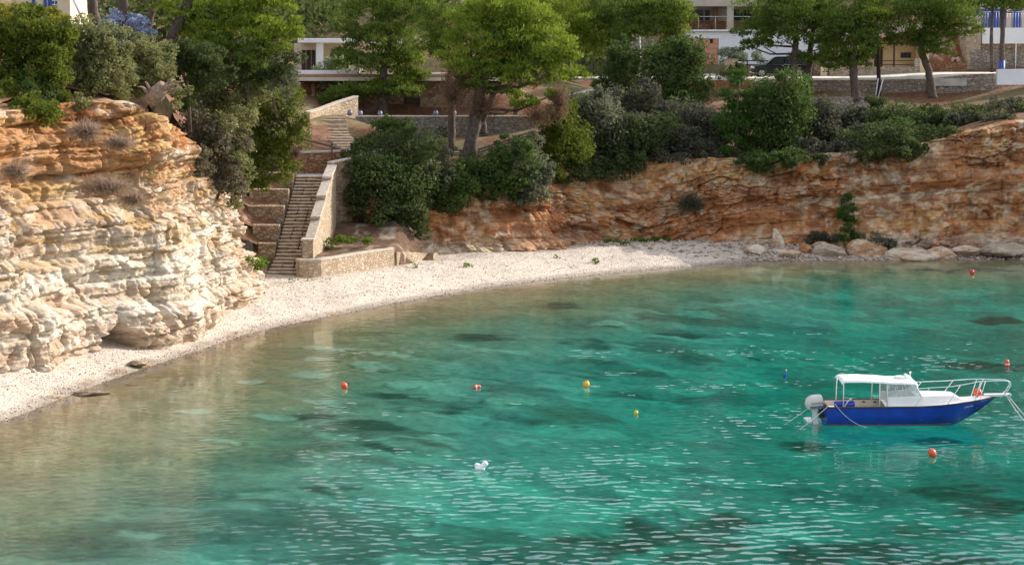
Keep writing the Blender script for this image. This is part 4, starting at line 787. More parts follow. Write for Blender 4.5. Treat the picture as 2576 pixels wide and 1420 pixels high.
def twig_cloud(c, r, n, L, w, pal, rng, up=.3):
    p0,p1=[np.array(q) for q in PAL[pal]]; c=np.array(c); r=np.array(r)
    d=rng.normal(size=(n,3)); d/=np.linalg.norm(d,axis=1)[:,None]; pos=c+d*r*rng.uniform(.15,.95,n)[:,None]
    a=d+rng.normal(size=(n,3))*.5+np.array((0,0,up)); a/=np.linalg.norm(a,axis=1)[:,None]; q=rng.normal(size=(n,3)); b=np.cross(a,q); b/=np.linalg.norm(b,axis=1)[:,None]
    l=L*rng.uniform(.5,1.3,n)[:,None]; V=np.stack([pos-a*l*.5-b*w,pos-a*l*.5+b*w,pos+a*l*.5+b*w*.3,pos+a*l*.5-b*w*.3],1).reshape(-1,3)
    k=rng.random(n)[:,None]; return V,np.arange(4*n).reshape(-1,4),np.repeat(p0*(1-k)+p1*k,4,0)
def wl_(l, Y, rng, dscale=.85, grow=1.0):
    u,v,ru,rv=l[:4]; ru*=grow; rv*=grow; dy=l[4] if len(l)>4 else rng.uniform(-.5,.5)*ru/ppm(Y); s=ppm(Y); h=ground_hit(u,v)
    if h is not None and h[1]<Y+dy+.3*ru/s: dy=h[1]-Y-.3*ru/s
    s=ppm(Y+dy)
    return (P(u,v,Y+dy),(ru/s,max(ru,rv)*dscale/s,rv/s))
from mathutils.bvhtree import BVHTree
_vs=[];_fs=[];_nv=0
for o in COL.objects:
    if o.name.split('.')[0] in ('cliff','hillside','beach','ground'):
        me=o.data; v=np.empty(len(me.vertices)*3,np.float32); me.vertices.foreach_get('co',v); f=np.empty(len(me.polygons)*4,np.int32); me.loops.foreach_get('vertex_index',f)
        _vs.append(v.reshape(-1,3)); _fs.append(f.reshape(-1,4)+_nv); _nv+=len(me.vertices)
BVH=BVHTree.FromPolygons(np.concatenate(_vs).tolist(), np.concatenate(_fs).tolist(), all_triangles=False)
def ground_hit(u,v):
    d=Vector(P(u,v,100.0))-Vector((0,0,CAM_H)); h=BVH.ray_cast(Vector((0,0,CAM_H)), d.normalized()); return h[0]
VEG_N=[100]
def plant(name,cat,label,Y,lobes,pal,trunk=None,limbs=True,leaf=None,cover=None,pine=False,group=None,extra=None,foot=None,bark='bark',twigs=None):
    VEG_N[0]+=1; rng=np.random.default_rng(VEG_N[0])
    if cover is None: cover=1.7 if pine else 1.9
    if leaf is None: leaf=((.30,.085) if pine else (.20,.12)) if Y>120 else ((.24,.07) if pine else (.15,.085))
    gw=1.12 if pine else (1.34 if Y>136 else 1.2); L=[wl_(l,Y,rng,.85,gw) for l in lobes]
    if not pine and len(L)>2:      # ragged sprays round the outline
        for c_,r_ in list(L):
            for k in range(3):
                a_=rng.normal(size=3); a_/=np.linalg.norm(a_); a_[2]=abs(a_[2])*.8+a_[2]*.2; f_=rng.uniform(.22,.42)
                L.append((np.array(c_)+a_*np.array(r_)*rng.uniform(.95,1.18),tuple(np.array(r_)*f_*np.array((1,1,1.25)))))
    if trunk: tp=[P(u,v,Y) for u,v,w in trunk]; tr=[w/2/ppm(Y) for u,v,w in trunk]
    else:
        lo=min(L,key=lambda q:q[0][2]-q[1][2]); cx=float(np.mean([q[0][0] for q in L])); g=land1(cx,Y); z0=max(min(g,lo[0][2]),lo[0][2]-lo[1][2]-.6) ; hi=max(L,key=lambda q:q[0][2])
        tp=[np.array((cx,Y,z0-.4)),np.array((cx*.5+lo[0][0]*.5,Y,lo[0][2])),hi[0]]; r0=max(.05,.07*L[0][1][0]); tr=[r0,r0*.8,r0*.35]
    if foot is not None: tp[0]=np.array(foot,float)
    t=thing(name,tp[0],label,cat,group)
    V,F,C=leaf_cloud(L,pal,leaf,cover,rng,pine)
    for (pl2,lb) in (extra or []):
        v2,f2,c2=leaf_cloud([wl_(l,Y,rng,.85,gw) for l in lb],pl2,leaf,cover,rng,pine); F=np.concatenate([F,f2+len(V)]); V=np.concatenate([V,v2]); C=np.concatenate([C,c2])
    raw_mesh('crown',V,F,MATS['needle' if pine else 'leaf'],t,col=C,off=tp[0])
    mb=MB()
    if trunk:      # gently crooked
        q=[];qr=[]
        for i in range(len(tp)-1):
            for k in range(4): f=k/4; q.append(tp[i]*(1-f)+tp[i+1]*f+rng.normal(size=3)*.05*tr[i]*(i+k>0)*2); qr.append((tr[i]*(1-f)+tr[i+1]*f)*rng.uniform(.93,1.07))
        q.append(tp[-1]); qr.append(tr[-1]); qr[0]*=1.25; mb.tube(q,qr,9); tp2=q
    else: mb.tube(tp,tr,7); tp2=tp
    if limbs:
        for (c,r) in L[:len(lobes)]:
            ok=[k for k in range(len(tp2)) if tp2[k][2]<=c[2]+.1] or [0]; k=min(ok,key=lambda j:np.linalg.norm(tp2[j]-c)+.4*abs(c[2]-tp2[j][2]-.8)); a=tp2[k]
            r0=max(.02,min(.35*tr[0],.035+.018*np.linalg.norm(c-a))); mid=(a+c)/2+np.array((0,0,-.12*np.linalg.norm(c-a)))+rng.normal(size=3)*.1; mb.tube([a,mid,c],[r0,r0*.7,r0*.3],6)
    mb.build('trunk' if trunk else 'stem',MATS[bark],t,off=tp[0])
    for (u,v,ru,rv,n) in (twigs or []):
        s=ppm(Y); v_,f_,c_=twig_cloud(P(u,v,Y-.3),(ru/s,ru/s*.8,rv/s),n,.7 if Y>120 else .5,.012 if Y<120 else .018,'dead',rng); raw_mesh('dead_twigs',v_,f_,MATS['leaf'],t,col=c_,off=tp[0])
    return t
pine=lambda *a,**k: plant('pine_tree','pine tree',*a,pine=True,**k)
bush=lambda *a,**k: plant('bush','bush',*a,**k)
GP='pines above the cove'; GB='bushes along the cliff tops'
# left headland
bush('big mastic bush hanging over the cliff edge at far left',91,[(40,70,70,40),(105,95,60,50),(25,140,50,55),(95,165,60,60),(20,200,38,36),(115,225,45,50),(95,275,48,34),(135,150,38,60),(60,120,60,60),(120,280,30,25),(15,240,42,34),(60,272,36,26),(142,250,30,34),(70,225,40,40),(160,110,30,50)],'mastic',extra=[('darkgreen',[(100,250,50,45),(60,190,40,50)])],group=GB)
bush('yellowish bush topping the mastic under the blue shuttered window',95,[(20,45,60,35),(80,45,50,30),(130,60,45,30),(-30,60,50,40)],'yellow',group=GB)
bush('rounded grey green bush right of the big hanging mastic',94,[(215,100,65,45),(240,170,70,60),(205,215,50,55),(285,160,45,65),(190,262,28,24),(250,120,60,50),(300,190,30,50)],'olive',extra=[('grey',[(230,190,60,60),(270,120,50,40)])],twigs=[(260,170,60,60,500)],group=GB)
bush('green bush below the blue flowering shrub',98,[(360,150,60,45),(375,195,45,32),(335,120,40,34),(405,180,35,30),(335,222,36,22),(430,228,30,34),(370,232,26,16)],'olive',extra=[('mastic',[(350,180,45,40)])],group=GB)
plant('flowering_shrub','shrub','pale blue flowering shrub behind the left pine trunks',104,[(298,62,40,26),(345,72,40,26),(378,92,26,18)],'blue',leaf=(.11,.1),extra=[('grey',[(300,85,40,20),(350,95,35,18)])])
bush('dark green bush under the leaning pine trunk',101,[(465,165,60,48),(440,140,40,36),(520,150,50,32),(470,225,45,45),(430,200,25,30),(540,190,50,40)],'dark',extra=[('mastic',[(480,150,40,25)]),('greybrown',[(430,150,28,26)])],group=GB)
bush('light olive bush in the middle of the left slope',108,[(545,220,62,42),(600,262,60,50),(525,285,55,50),(490,260,40,40),(640,235,40,35)],'olive',extra=[('mastic',[(560,190,40,25)])],group=GB)
bush('brownish grey twiggy bush drooping beside the left cliff',105,[(505,335,42,60),(540,405,52,60),(580,455,42,48),(515,430,30,40),(565,350,45,50)],'greybrown',extra=[('olive',[(560,310,50,40),(590,400,40,50),(600,480,25,35)])],twigs=[(520,390,50,80,900)],group=GB)
bush('fresh green bush bulging toward the stairs',116,[(700,258,60,46),(678,318,60,52),(728,335,38,56),(655,375,52,52),(700,405,45,42),(640,425,42,42),(660,450,30,30),(625,330,45,60)],'mastic',extra=[('olive',[(690,290,60,50),(650,400,45,40),(720,300,30,40)])],twigs=[(745,385,22,30,250)],foot=(-15.2,116.5,7.2),group=GB)
bush('small grey leaved shrub between the left pine and the pavilion',110,[(690,180,42,40),(655,205,38,35),(720,200,38,36)],'grey',group=GB)
pine('tall double pine trunk standing before the blue flowering shrub',104,[(320,-130,130,60),(240,-110,80,50),(400,-120,80,50)],'pine',trunk=[(312,108,26),(311,60,24),(309,0,22),(312,-110,14)],group=GP)
pine('grey pine trunk at the right of the cream house',112,[(200,-110,90,50),(260,-90,60,30)],'pine_deep',trunk=[(240,62,30),(232,10,26),(224,-80,16)],group=GP)
pine('slim pine trunk leaning right behind the blue shrub',110,[(430,-80,80,45),(480,-50,50,30)],'pine_deep',trunk=[(366,90,22),(378,45,20),(396,-10,18),(420,-80,10)],group=GP)
pine('leaning pine spreading bright branches over the left slope',105,[(560,70,90,45),(500,118,62,38),(650,78,70,50),(703,108,52,42),(620,15,95,40),(715,35,42,45),(455,60,50,50),(540,20,60,40),(735,80,25,35),(660,20,50,40),(420,40,30,50)],'pine',trunk=[(418,135,30),(440,80,28),(468,15,26),(520,-70,18)],extra=[('pine_deep',[(600,140,65,38),(560,120,50,40),(635,165,40,26),(680,140,40,25)])],group=GP)  # deep lobes put the shade of the crown's underside into the needle colour
pine('second leaning trunk close behind the leaning pine',110,[(560,-70,100,40)],'pine_deep',trunk=[(432,112,22),(462,50,20),(500,-20,16)],group=GP)
bush('dark foliage colouring in the shaded underside of the leaning pine',107,[(600,165,55,38),(640,170,40,35),(580,120,40,40),(700,150,45,35)],'dark',extra=[('darkgreen',[(630,185,30,22)])],group=GB)  # dark leaves added as the pine's underside, its shade put into their colour
# centre
pine('broad pine before the white pavilion, trunk half hidden',150,[(930,25,95,50),(1040,18,52,40),(890,85,52,46),(965,110,82,46),(1015,150,52,42),(935,170,85,36),(1032,205,42,30),(905,232,85,16),(1000,235,60,25),(850,252,60,13),(1000,65,60,40),(870,145,40,30)],'pine_deep',trunk=[(968,348,26),(966,280,24),(962,200,22),(980,90,14),(985,30,8)],extra=[('pine',[(1025,155,45,36),(1035,205,38,26),(1040,15,50,32),(980,90,55,30),(990,215,40,16)])],group=GP)  # bright lobes paint sunlight on the right edges of the crown
bush('blue green shrub leaning on the pavilion pillar',152,[(835,178,28,28),(850,165,22,22),(825,200,20,18)],'pale',group=GB)
pine('huge round topped pine with leaning forked trunk in the centre',134,[(1260,45,105,52),(1185,95,72,60),(1330,75,82,58),(1392,125,56,60),(1265,130,112,50),(1150,165,52,42),(1220,185,75,28),(1310,205,62,38),(1402,182,52,50),(1262,238,52,18),(1320,262,44,18),(1392,238,30,22),(1215,30,60,40),(1290,20,60,30),(1425,150,22,50)],'pine',trunk=[(1158,432,44),(1180,385,36),(1190,330,32),(1200,285,30),(1206,230,24),(1225,150,16),(1250,60,8)],extra=[('pine_deep',[(1250,165,90,40),(1190,215,60,25),(1330,165,70,45),(1290,110,80,40)]),('yellow',[(1255,145,45,12)])],twigs=[(1140,240,45,60,700),(1215,265,50,40,600),(1330,180,60,40,500),(1405,255,28,55,700),(1350,290,50,40,500),(1180,180,60,30,400)],group=GP)
t=plant('pine_tree','pine tree','fork of the central pine, thin trunk rising right',134.6,[(1290,195,40,18)],'pine_deep',trunk=[(1196,325,18),(1218,290,17),(1236,250,15),(1260,200,10)],pine=True,group=GP,bark='bark')
pine('straight dark pine trunk left of the leaning forked trunk',138,[(1130,130,60,50),(1110,60,60,60),(1090,110,40,50)],'pine_deep',trunk=[(1134,376,20),(1136,320,19),(1135,260,18),(1130,150,12)],twigs=[(1130,220,30,60,500)],group=GP)
pine('short dark trunk just right of the forked trunk',142,[(1240,170,60,40)],'pine_deep',trunk=[(1216,338,18),(1214,300,17),(1215,240,14),(1230,180,9)],group=GP)
pine('thin dark trunk farthest right behind the dead twigs',145,[(1330,150,60,40)],'pine_deep',trunk=[(1296,330,14),(1297,295,13),(1300,240,11),(1320,170,8)],twigs=[(1340,310,50,25,500)],group=GP)
pine('bright pine just right of the round topped pine',166,[(1420,18,85,42),(1482,70,52,42),(1502,112,34,52),(1455,122,46,50),(1450,192,42,24),(1385,60,40,40),(1440,70,60,40)],'pine',trunk=[(1420,260,22),(1424,200,20),(1430,120,16),(1440,40,8)],group=GP)
pine('tall pine between the concrete pole and white house',166,[(1560,28,72,50),(1640,38,82,50),(1700,62,40,58),(1692,112,40,38),(1598,92,60,38),(1560,100,40,38),(1642,138,24,24),(1670,20,60,40),(1520,60,30,40)],'pine_deep',trunk=[(1572,235,24),(1573,160,22),(1577,80,18),(1590,20,10)],extra=[('pine',[(1705,65,36,55),(1690,118,32,28),(1655,40,50,25),(1650,140,22,20)])],group=GP)  # brighter needles at top right: sunlight put into the crown colour
bush('dark ivy clad evergreen column under the tall pine',160,[(1562,180,36,50),(1545,225,34,36),(1560,140,26,30),(1530,250,25,25)],'darkgreen',extra=[('dark',[(1560,200,38,50)])],group=GB)
pine('wide pine in front of the white house wall',163,[(1960,25,92,46),(1898,88,44,36),(1962,95,62,42),(2042,55,72,48),(2085,115,62,34),(2030,150,55,16),(1925,60,50,35),(2010,10,80,40),(1880,115,25,20),(1920,118,28,18)],'pine_deep',trunk=[(1996,232,18),(1998,170,17),(2002,100,15),(2000,20,8)],group=GP)
pine('second trunk of the wide pine pair, slightly leaning',164,[(2060,20,60,40),(2090,70,50,40)],'pine_deep',trunk=[(2025,238,18),(2033,180,16),(2042,100,13),(2055,30,8)],group=GP)
pine('pine with thick trunk before the ochre house, left part',161,[(2115,60,62,58),(2162,130,48,38),(2192,50,42,58),(2130,165,52,20),(2085,145,45,25),(2150,95,60,40),(2170,10,70,40),(2200,95,30,30)],'pine_deep',trunk=[(2157,254,24),(2150,210,21),(2145,165,20),(2146,110,15),(2150,40,8)],extra=[('pine',[(2195,45,34,45),(2170,140,36,20)])],group=GP)  # the bright lobes colour in the sunlit side of this crown
pine('pine with bent trunk at the right end of the road',163,[(2300,55,92,48),(2392,48,72,42),(2345,5,92,38),(2258,98,38,28),(2342,112,62,22),(2425,82,42,26),(2350,135,42,14),(2300,100,50,25),(2370,85,55,30)],'pine_deep',trunk=[(2346,246,22),(2342,212,20),(2334,170,19),(2318,128,17),(2326,60,10),(2330,20,6)],extra=[('pine',[(2340,15,70,25),(2380,45,40,20)])],group=GP)  # sunlit crown top painted with brighter needles
pine('slim dark pine trunk before the blue doors',172,[(2490,8,60,26),(2440,10,40,30)],'pine_deep',trunk=[(2495,182,9),(2494,100,9),(2497,0,7)],group=GP)
t=pine('rightmost pine trunk, blue painted at its base',172,[(2545,10,60,24),(2570,22,32,14),(2520,-20,80,30)],'pine_deep',trunk=[(2520,212,14),(2521,120,13),(2523,0,11)],group=GP)
mb=MB(); a=P(2520,210,172); b_=P(2520.4,152,172); mb.tube([a,b_],[.262,.245],10); mb.build('painted_band',MATS['blue_paint'],t,off=np.array(t.location))
bush('pale silvery olive shrub growing in the square planter',177,[(1842,142,26,18),(1830,132,14,10),(1858,140,16,14)],'pale',leaf=(.22,.09),group=GB)
bush('little pale shrub before the white wall right of the olive',177.5,[(1908,138,14,14),(1915,150,8,8)],'pale',leaf=(.2,.09),group=GB)
bush('dark low shrub at the foot of the square planter',168,[(1842,188,36,18),(1860,178,18,14)],'dark',group=GB)
# bushes on the middle cliff
bush('large dark evergreen bush right of the stair wall',128.5,[(950,415,70,60),(1030,400,60,50),(915,480,52,60),(1000,495,82,70),(1062,450,50,50),(1040,575,30,42),(1045,520,45,50),(900,430,40,45),(960,540,60,30),(985,380,60,40)],'dark',extra=[('darkgreen',[(1000,460,80,60),(1035,560,30,50),(940,440,60,50)]),('greybrown',[(930,455,45,40)])],group=GB)
bush('small dark shrub at the foot of the half hidden pine trunk',138,[(985,335,42,26),(1000,318,30,22),(965,350,30,18)],'darkgreen',group=GB)
bush('silver grey green bush behind the large dark evergreen',131.5,[(1070,355,42,36),(1100,398,40,40),(1085,440,40,40),(1050,375,30,30)],'grey',extra=[('olive',[(1075,360,36,28)])],group=GB)
bush('lighter green bush between dark evergreen and leaning trunk',129.5,[(1140,480,50,40),(1115,505,42,22),(1165,460,30,30),(1130,445,35,30)],'darkgreen',extra=[('mastic',[(1150,490,38,28),(1110,490,25,20)])],group=GB)
bush('mid green bush right of the leaning trunk foot',131.0,[(1230,415,50,48),(1250,465,46,42),(1300,400,60,48),(1205,450,30,36),(1290,450,45,40)],'darkgreen',extra=[('mastic',[(1260,420,40,35),(1215,470,25,25)])],group=GB)
bush('grey leaved bush overhanging the orange cliff beside the mid green one',131.8,[(1330,438,40,68),(1332,382,42,40),(1350,470,25,40),(1310,500,25,22)],'grey',group=GB)
bush('yellowish green bush under the dead twigs',137.5,[(1420,310,50,46),(1430,368,58,48),(1405,405,36,30),(1440,420,36,25),(1390,440,30,20)],'mastic',extra=[('dark',[(1420,400,50,40)])],twigs=[(1380,330,35,40,500)],group=GB)
bush('silvery olive bush in the middle of the cliff top',140,[(1500,300,60,50),(1510,362,60,50),(1470,272,36,28),(1540,330,40,50),(1495,405,40,25)],'grey',extra=[('olive',[(1480,290,40,35)])],group=GB)
bush('dark bush hanging lowest over the orange cliff',141.8,[(1525,395,50,45),(1592,368,62,58),(1640,385,40,30),(1662,335,42,42),(1560,420,35,20),(1480,432,38,18),(1530,430,36,18),(1600,405,40,20),(1440,440,30,18)],'dark',extra=[('purple',[(1600,340,50,40)])],group=GB)
plant('small_tree','tree','small bushy tree with thin stems below the driveway',154,[(1700,165,65,56),(1662,210,50,42),(1732,220,44,50),(1692,268,62,42),(1720,140,40,25)],'darkgreen',trunk=[(1690,330,8),(1698,270,7),(1702,200,5)],extra=[('olive',[(1700,215,40,40)])])
bush('grey brown bush left of the small bushy tree',147.5,[(1562,290,50,48),(1612,258,40,40),(1645,292,42,36),(1595,310,50,40)],'purple',extra=[('olive',[(1600,260,35,30)])],group=GB)
bush('broad dark purple bush below the small bushy tree',144,[(1750,318,72,52),(1692,368,60,46),(1785,365,46,36),(1730,290,50,30),(1720,375,50,25),(1690,395,42,14),(1760,390,44,16),(1650,398,36,14),(1800,380,34,18)],'purple',extra=[('darkgreen',[(1770,345,50,40)]),('dark',[(1700,350,60,50)])],group=GB)
pine('young light green pine among the cliff top bushes',142,[(1858,200,20,30),(1852,245,36,40),(1848,295,48,40),(1852,345,52,40),(1832,390,40,22),(1875,372,34,28),(1850,320,50,40)],'sapling',trunk=[(1852,410,10),(1854,300,8),(1860,190,3)],group=GP)
bush('rounded deep green bush right of the young pine',143.2,[(1960,238,60,48),(1962,308,66,60),(1930,368,60,44),(1950,408,40,24),(1990,270,42,50),(1925,290,40,60),(1905,405,36,18),(2000,400,34,20),(2015,360,30,30)],'darkgreen',extra=[('sapling',[(1975,290,52,50),(1940,250,40,35)])],group=GB)
bush('purplish grey bush right of the rounded deep green one',146,[(2072,308,58,42),(2062,350,60,38),(2125,350,48,34),(2100,300,40,30),(2040,372,30,20),(2070,378,40,14),(2130,372,36,14),(2150,300,30,30)],'purple',group=GB)
bush('long low dark green bush along the right cliff top',146.2,[(2190,320,62,44),(2262,310,62,44),(2232,358,82,32),(2312,320,52,38),(2170,360,50,28),(2330,345,40,25),(2200,385,44,14),(2270,380,44,14),(2340,300,40,30)],'dark',extra=[('darkgreen',[(2200,330,60,40),(2280,335,60,35)])],group=GB)
bush('last dark bush at the bare right end of the cliff top',147,[(2400,300,62,32),(2452,300,40,22),(2392,340,26,20),(2365,320,35,30)],'dark',extra=[('purple',[(2420,310,50,25)])],twigs=[(2392,365,12,34,260)],group=GB)
bush('tiny dark plant clinging to the right cliff face',141,[(2074,403,12,13),(2076,394,8,9)],'dark')
pine('slender young pine rooted at the foot of the right cliff',138.4,[(2128,505,14,18),(2132,530,20,20),(2134,558,24,20),(2130,585,24,16),(2138,600,30,10),(2118,545,14,14)],'sapling',trunk=[(2132,618,8),(2132,560,6),(2128,490,2)],group=GP)
bush('low olive scrub behind the big round boulder',138.2,[(2200,612,42,14),(2235,622,26,12),(2170,618,24,10)],'grey',group=GB)
bush('dark scrub left of the slender young pine',138.0,[(2048,602,28,14),(2085,592,20,12)],'purple',group=GB)
# dry shrubs on the cliff faces
def dry(label,u,v,ru,rv,Y,n,up=.3,pal='greybrown',L=.5):
    rng=np.random.default_rng(int(u*7+v)); s=ppm(Y); c=P(u,v,Y); V,F,C=twig_cloud(c,(ru/s,.35*ru/s+.2,rv/s),n,L,.014,pal,rng,up); mb=tag(raw_mesh('dry_shrub',V-c,F,MATS['leaf'],col=C),label,'shrub','dry shrubs on the rock faces'); mb.location=c
dry('grey dead shrub high on the right orange cliff',1738,512,46,28,137.6,1500,pal='purple')
# far wood behind everything
rng=np.random.default_rng(77); L=[]
for k in range(230):
    u=rng.uniform(-200,2780); Y=rng.uniform(196,262); c=P(u,0,Y); g=land1(c[0],Y); hgt=rng.uniform(3,7); L.append((np.array((c[0],Y,g+hgt*.55)),(rng.uniform(2.2,4.2),rng.uniform(2.2,4),hgt*.5)))
for (u,v,Y) in [(800,40,186),(760,110,182),(1090,60,184),(1080,140,178),(720,60,186),(860,20,188),(1130,20,190),(1150,90,186),(1480,0,188),(1540,20,190),(1400,90,182),(640,0,180),(200,20,150),(300,10,155),(380,30,150),(480,10,160),(560,60,165),(270,40,145),(690,110,172),(430,60,150),(740,20,176),(820,0,180),(900,60,186),(1000,100,186),(1120,150,182),(1060,0,186),(1380,20,184),(1520,70,186),(1450,170,176),(1460,110,180),(1600,-10,190),(780,60,178),(150,30,150),(520,20,150),(620,90,165),(1130,190,176)]:
    L.append((P(u,v,Y),(4.0,3.2,3.0)))
V,F,C=leaf_cloud(L,'dark',(.5,.3),.42,rng); v2,f2,c2=leaf_cloud(L[::3],'pine_deep',(.5,.22),.25,rng,True)
tag(raw_mesh('woodland',np.concatenate([V,v2]),np.concatenate([F,f2+len(V)]),MATS['leaf'],col=np.concatenate([C,c2])),kind='stuff')
# low green cover
def cover(label_pts,name,pal,leaf,n):
    rng=np.random.default_rng(5); L=[(c,r) for c,r in label_pts]; V,F,C=leaf_cloud(L,pal,leaf,n,rng); tag(raw_mesh(name,V,F,MATS['leaf'],col=C),kind='stuff')
gl=[]
for (u,v,ru,rv) in [(1540,613,30,7),(1575,617,26,6),(1605,610,30,6),(1660,608,32,5),(1500,640,14,4),(1400,640,8,3),(1175,664,12,3),(1040,673,8,3),(735,712,9,3),(780,706,7,3)]:
    c=G(u,v,.95 if v<650 else .9); s=ppm(c[1]); gl.append((np.array((c[0],c[1],bay1(c[0],c[1])+.08)),(ru/s,ru/s*.8,.16)))
for (u,v,ru,rv) in [(845,605,30,8),(880,602,28,8),(810,622,30,7),(780,632,24,6),(925,606,16,5)]:
    c=P(u,v,120.5); s=ppm(120.5); gl.append((c,(ru/s,.7,.22)))
cover(gl,'ground_cover','weed',(.14,.1),1.2)
ug=[]; rng=np.random.default_rng(31)
for k in range(170):
    x_=rng.uniform(-8,38); y_=rng.uniform(139,160) if x_>3 else rng.uniform(133,142)
    if x_>21 and y_>151: continue
    if x_<3 and rng.random()<.8: continue
    if pdist(np.array([x_]),np.array([y_]),FT)[0]<3.4: continue
    ug.append((np.array((x_,y_,land1(x_,y_)+.15)),(rng.uniform(.5,1.3),rng.uniform(.5,1.2),rng.uniform(.3,.75))))
cover(ug,'undergrowth','purple',(.2,.12),1.0)
ug2=[(c+np.array((.4,.3,.1)),r) for c,r in ug[::2]]; cover(ug2,'undergrowth','dark',(.2,.12),1.2)
plant('hanging_plant','plant','bright green plant spilling over the lowest planter wall',115.0,[(640,660,22,9),(662,656,18,8),(648,670,14,8)],'weed',leaf=(.16,.07),limbs=False)

# ------------------------------------------------------------------ moored boat
def gloss(name,c,rough=.25,var=.06): return plain(name,c,rough,var=var,scale=2)
gloss('boat_blue',(.012,.050,.36),.35,.22); gloss('boat_white',(.80,.79,.76),.35,.05); gloss('boat_cream',(.62,.55,.45),.5,.12); gloss('boat_trim',(.075,.03,.025),.5,.2); gloss('anti_foul',(.12,.075,.12),.7,.25)
gloss('canvas',(.82,.82,.80),.8,.04); gloss('steel',(.72,.74,.74),.3,.05); gloss('cowl',(.62,.58,.54),.35,.05); gloss('rope',(.55,.55,.50),.9,.2); gloss('rubber',(.02,.02,.022),.7,.2)
def bglass():
    m,n,l,b=nmat('boat_glass'); n.remove(b); tr=n.new('ShaderNodeBsdfTransparent'); tr.inputs[0].default_value=(.72,.80,.84,1); g=n.new('ShaderNodeBsdfGlossy'); g.inputs['Roughness'].default_value=.05
    mx=n.new('ShaderNodeMixShader'); mx.inputs[0].default_value=.22; l.new(tr.outputs[0],mx.inputs[1]); l.new(g.outputs[0],mx.inputs[2]); l.new(mx.outputs[0],n['Material Output'].inputs[0]); MATS['boat_glass']=m
bglass()
BW=.88; YB=73.0; B0=np.array((P(2081,1065,YB-BW)[0],YB,0.0))
def Lc(cx,cy,yo):            # a point of the enlarged boat picture, at side offset yo -> boat coordinates
    u=(cx/3.68+2300)/1.16460; v=(cy/3.68+1050)/1.16460; return P(u,v,YB+yo)-B0
boat=thing('motorboat',tuple(B0),'blue hulled open motorboat with white canopy, moored at a buoy','boat')
LH=5.98
def hull_section(x):      # half beam at gunwale and chine, gunwale z, keel z
    f=x/LH; bg=BW*(1-max(0,(f-.50)/.50)**2.2)*(.94+.06*min(1,f/.2)) ; zg=.675+.06*f+.20*max(0,(f-.5)/.5)**1.6
    bc=.80*BW*(1-max(0,(f-.42)/.44)**2.0) if f<.86 else 0; zk=-.10 if f<.74 else -.10+(zg+.08)*((f-.74)/.26)**1.15
    return max(bg,.012),max(bc,.008),zg,min(zk,zg-.02)
xsn=np.concatenate([np.linspace(0,4,17),np.linspace(4.15,LH,16)]); ring=[]
for x_ in xsn:
    bg_,bc,zg,zk=hull_section(x_); zc=max(zk+.10,.015) if zk<-.05 else zk+(zg-zk)*.25
    zm=zc+(zg-zc)*.55; bm_=bc+(bg_-bc)*.62+.02*min(1,bc*3)
    half=[(bg_,zg),(bm_,zm),(bc,zc),(0,zk)]
    ring.append([(x_,-b_,z_) for b_,z_ in half]+[(x_,b_,z_) for b_,z_ in half[-2::-1]])
def loft(mb,ring,sm=True):
    n=len(ring[0]); vs=[p for r_ in ring for p in r_]; mb.add(vs,[(i*n+k,i*n+k+1,(i+1)*n+k+1,(i+1)*n+k) for i in range(len(ring)-1) for k in range(n-1)],sm)
hull=MB(); loft(hull,ring); n7=len(ring[0]); hull.add(ring[0],[tuple(range(n7))]); hull.build('hull',MATS['boat_blue'],boat)
mb=MB()    # inner skin and cockpit sole
rin=[[(x_+.04,-max(hull_section(x_)[0]-.05,.004),hull_section(x_)[2]-.01),(x_+.04,-max(hull_section(x_)[0]-.14,.003),.22),(x_+.04,max(hull_section(x_)[0]-.14,.003),.22),(x_+.04,max(hull_section(x_)[0]-.05,.004),hull_section(x_)[2]-.01)] for x_ in np.linspace(0,3.2,12)]
loft(mb,rin,False); mb.add(rin[0],[(0,1,2,3)]); mb.build('cockpit',MATS['boat_cream'],boat)
for sg in (-1,1):
    mb=MB(); pts=[]
    for x_ in xsn: bg_,bc,zg,zk=hull_section(x_); pts.append((x_,sg*(bg_+.012),zg-.005))
    mb.tube(pts,.028,6); mb.build('rubbing_strake',MATS['boat_trim'],boat)
mb=MB(); mb.b2(-.01,.05,-.83,.83,.60,.70); mb.build('transom_rail',MATS['boat_trim'],boat)
mb=MB(); rb=[]
for x_ in np.linspace(0,4.6,20):
    bg_,bc,zg,zk=hull_section(x_); zc=max(zk+.10,.015); zm=zc+(zg-zc)*.55; bm_=bc+(bg_-bc)*.62+.02*min(1,bc*3); f=lambda z_: bc+(bm_-bc)*(z_-zc)/(zm-zc)
    rb.append([(x_-.004,-f(.075)-.006,.075),(x_-.004,-f(.02)-.006,.02)])
loft(mb,rb); mb.build('boot_stripe',MATS['anti_foul'],boat)
# fore deck with side decks
mb=MB(); rd=[]
for x_ in np.linspace(2.0,5.9,22):
    bg_,bc,zg,zk=hull_section(x_); b_=max(bg_-.03,.004); rd.append([(x_,-b_,zg-.012),(x_,-b_*.55,zg+.05),(x_,0,zg+.07),(x_,b_*.55,zg+.05),(x_,b_,zg-.012)])
loft(mb,rd,True); mb.build('fore_deck',MATS['boat_white'],boat)
mb=MB(); rt=[]   # raised trunk of the cuddy
for x_,h_,w_ in [(3.05,.02,.62),(3.06,.36,.60),(3.4,.36,.58),(4.1,.31,.50),(4.45,.27,.44),(4.75,.06,.36)]:
    zg=hull_section(x_)[2]; rt.append([(x_,-w_,zg+.0),(x_,-w_+.04,zg+h_*.85),(x_,-w_*.6,zg+h_),(x_,w_*.6,zg+h_),(x_,w_-.04,zg+h_*.85),(x_,w_,zg+.0)])
loft(mb,rt,False); mb.build('cuddy_roof',MATS['boat_white'],boat,bevel=.02)
mb=MB()    # wheelhouse lower sides
zq=.74
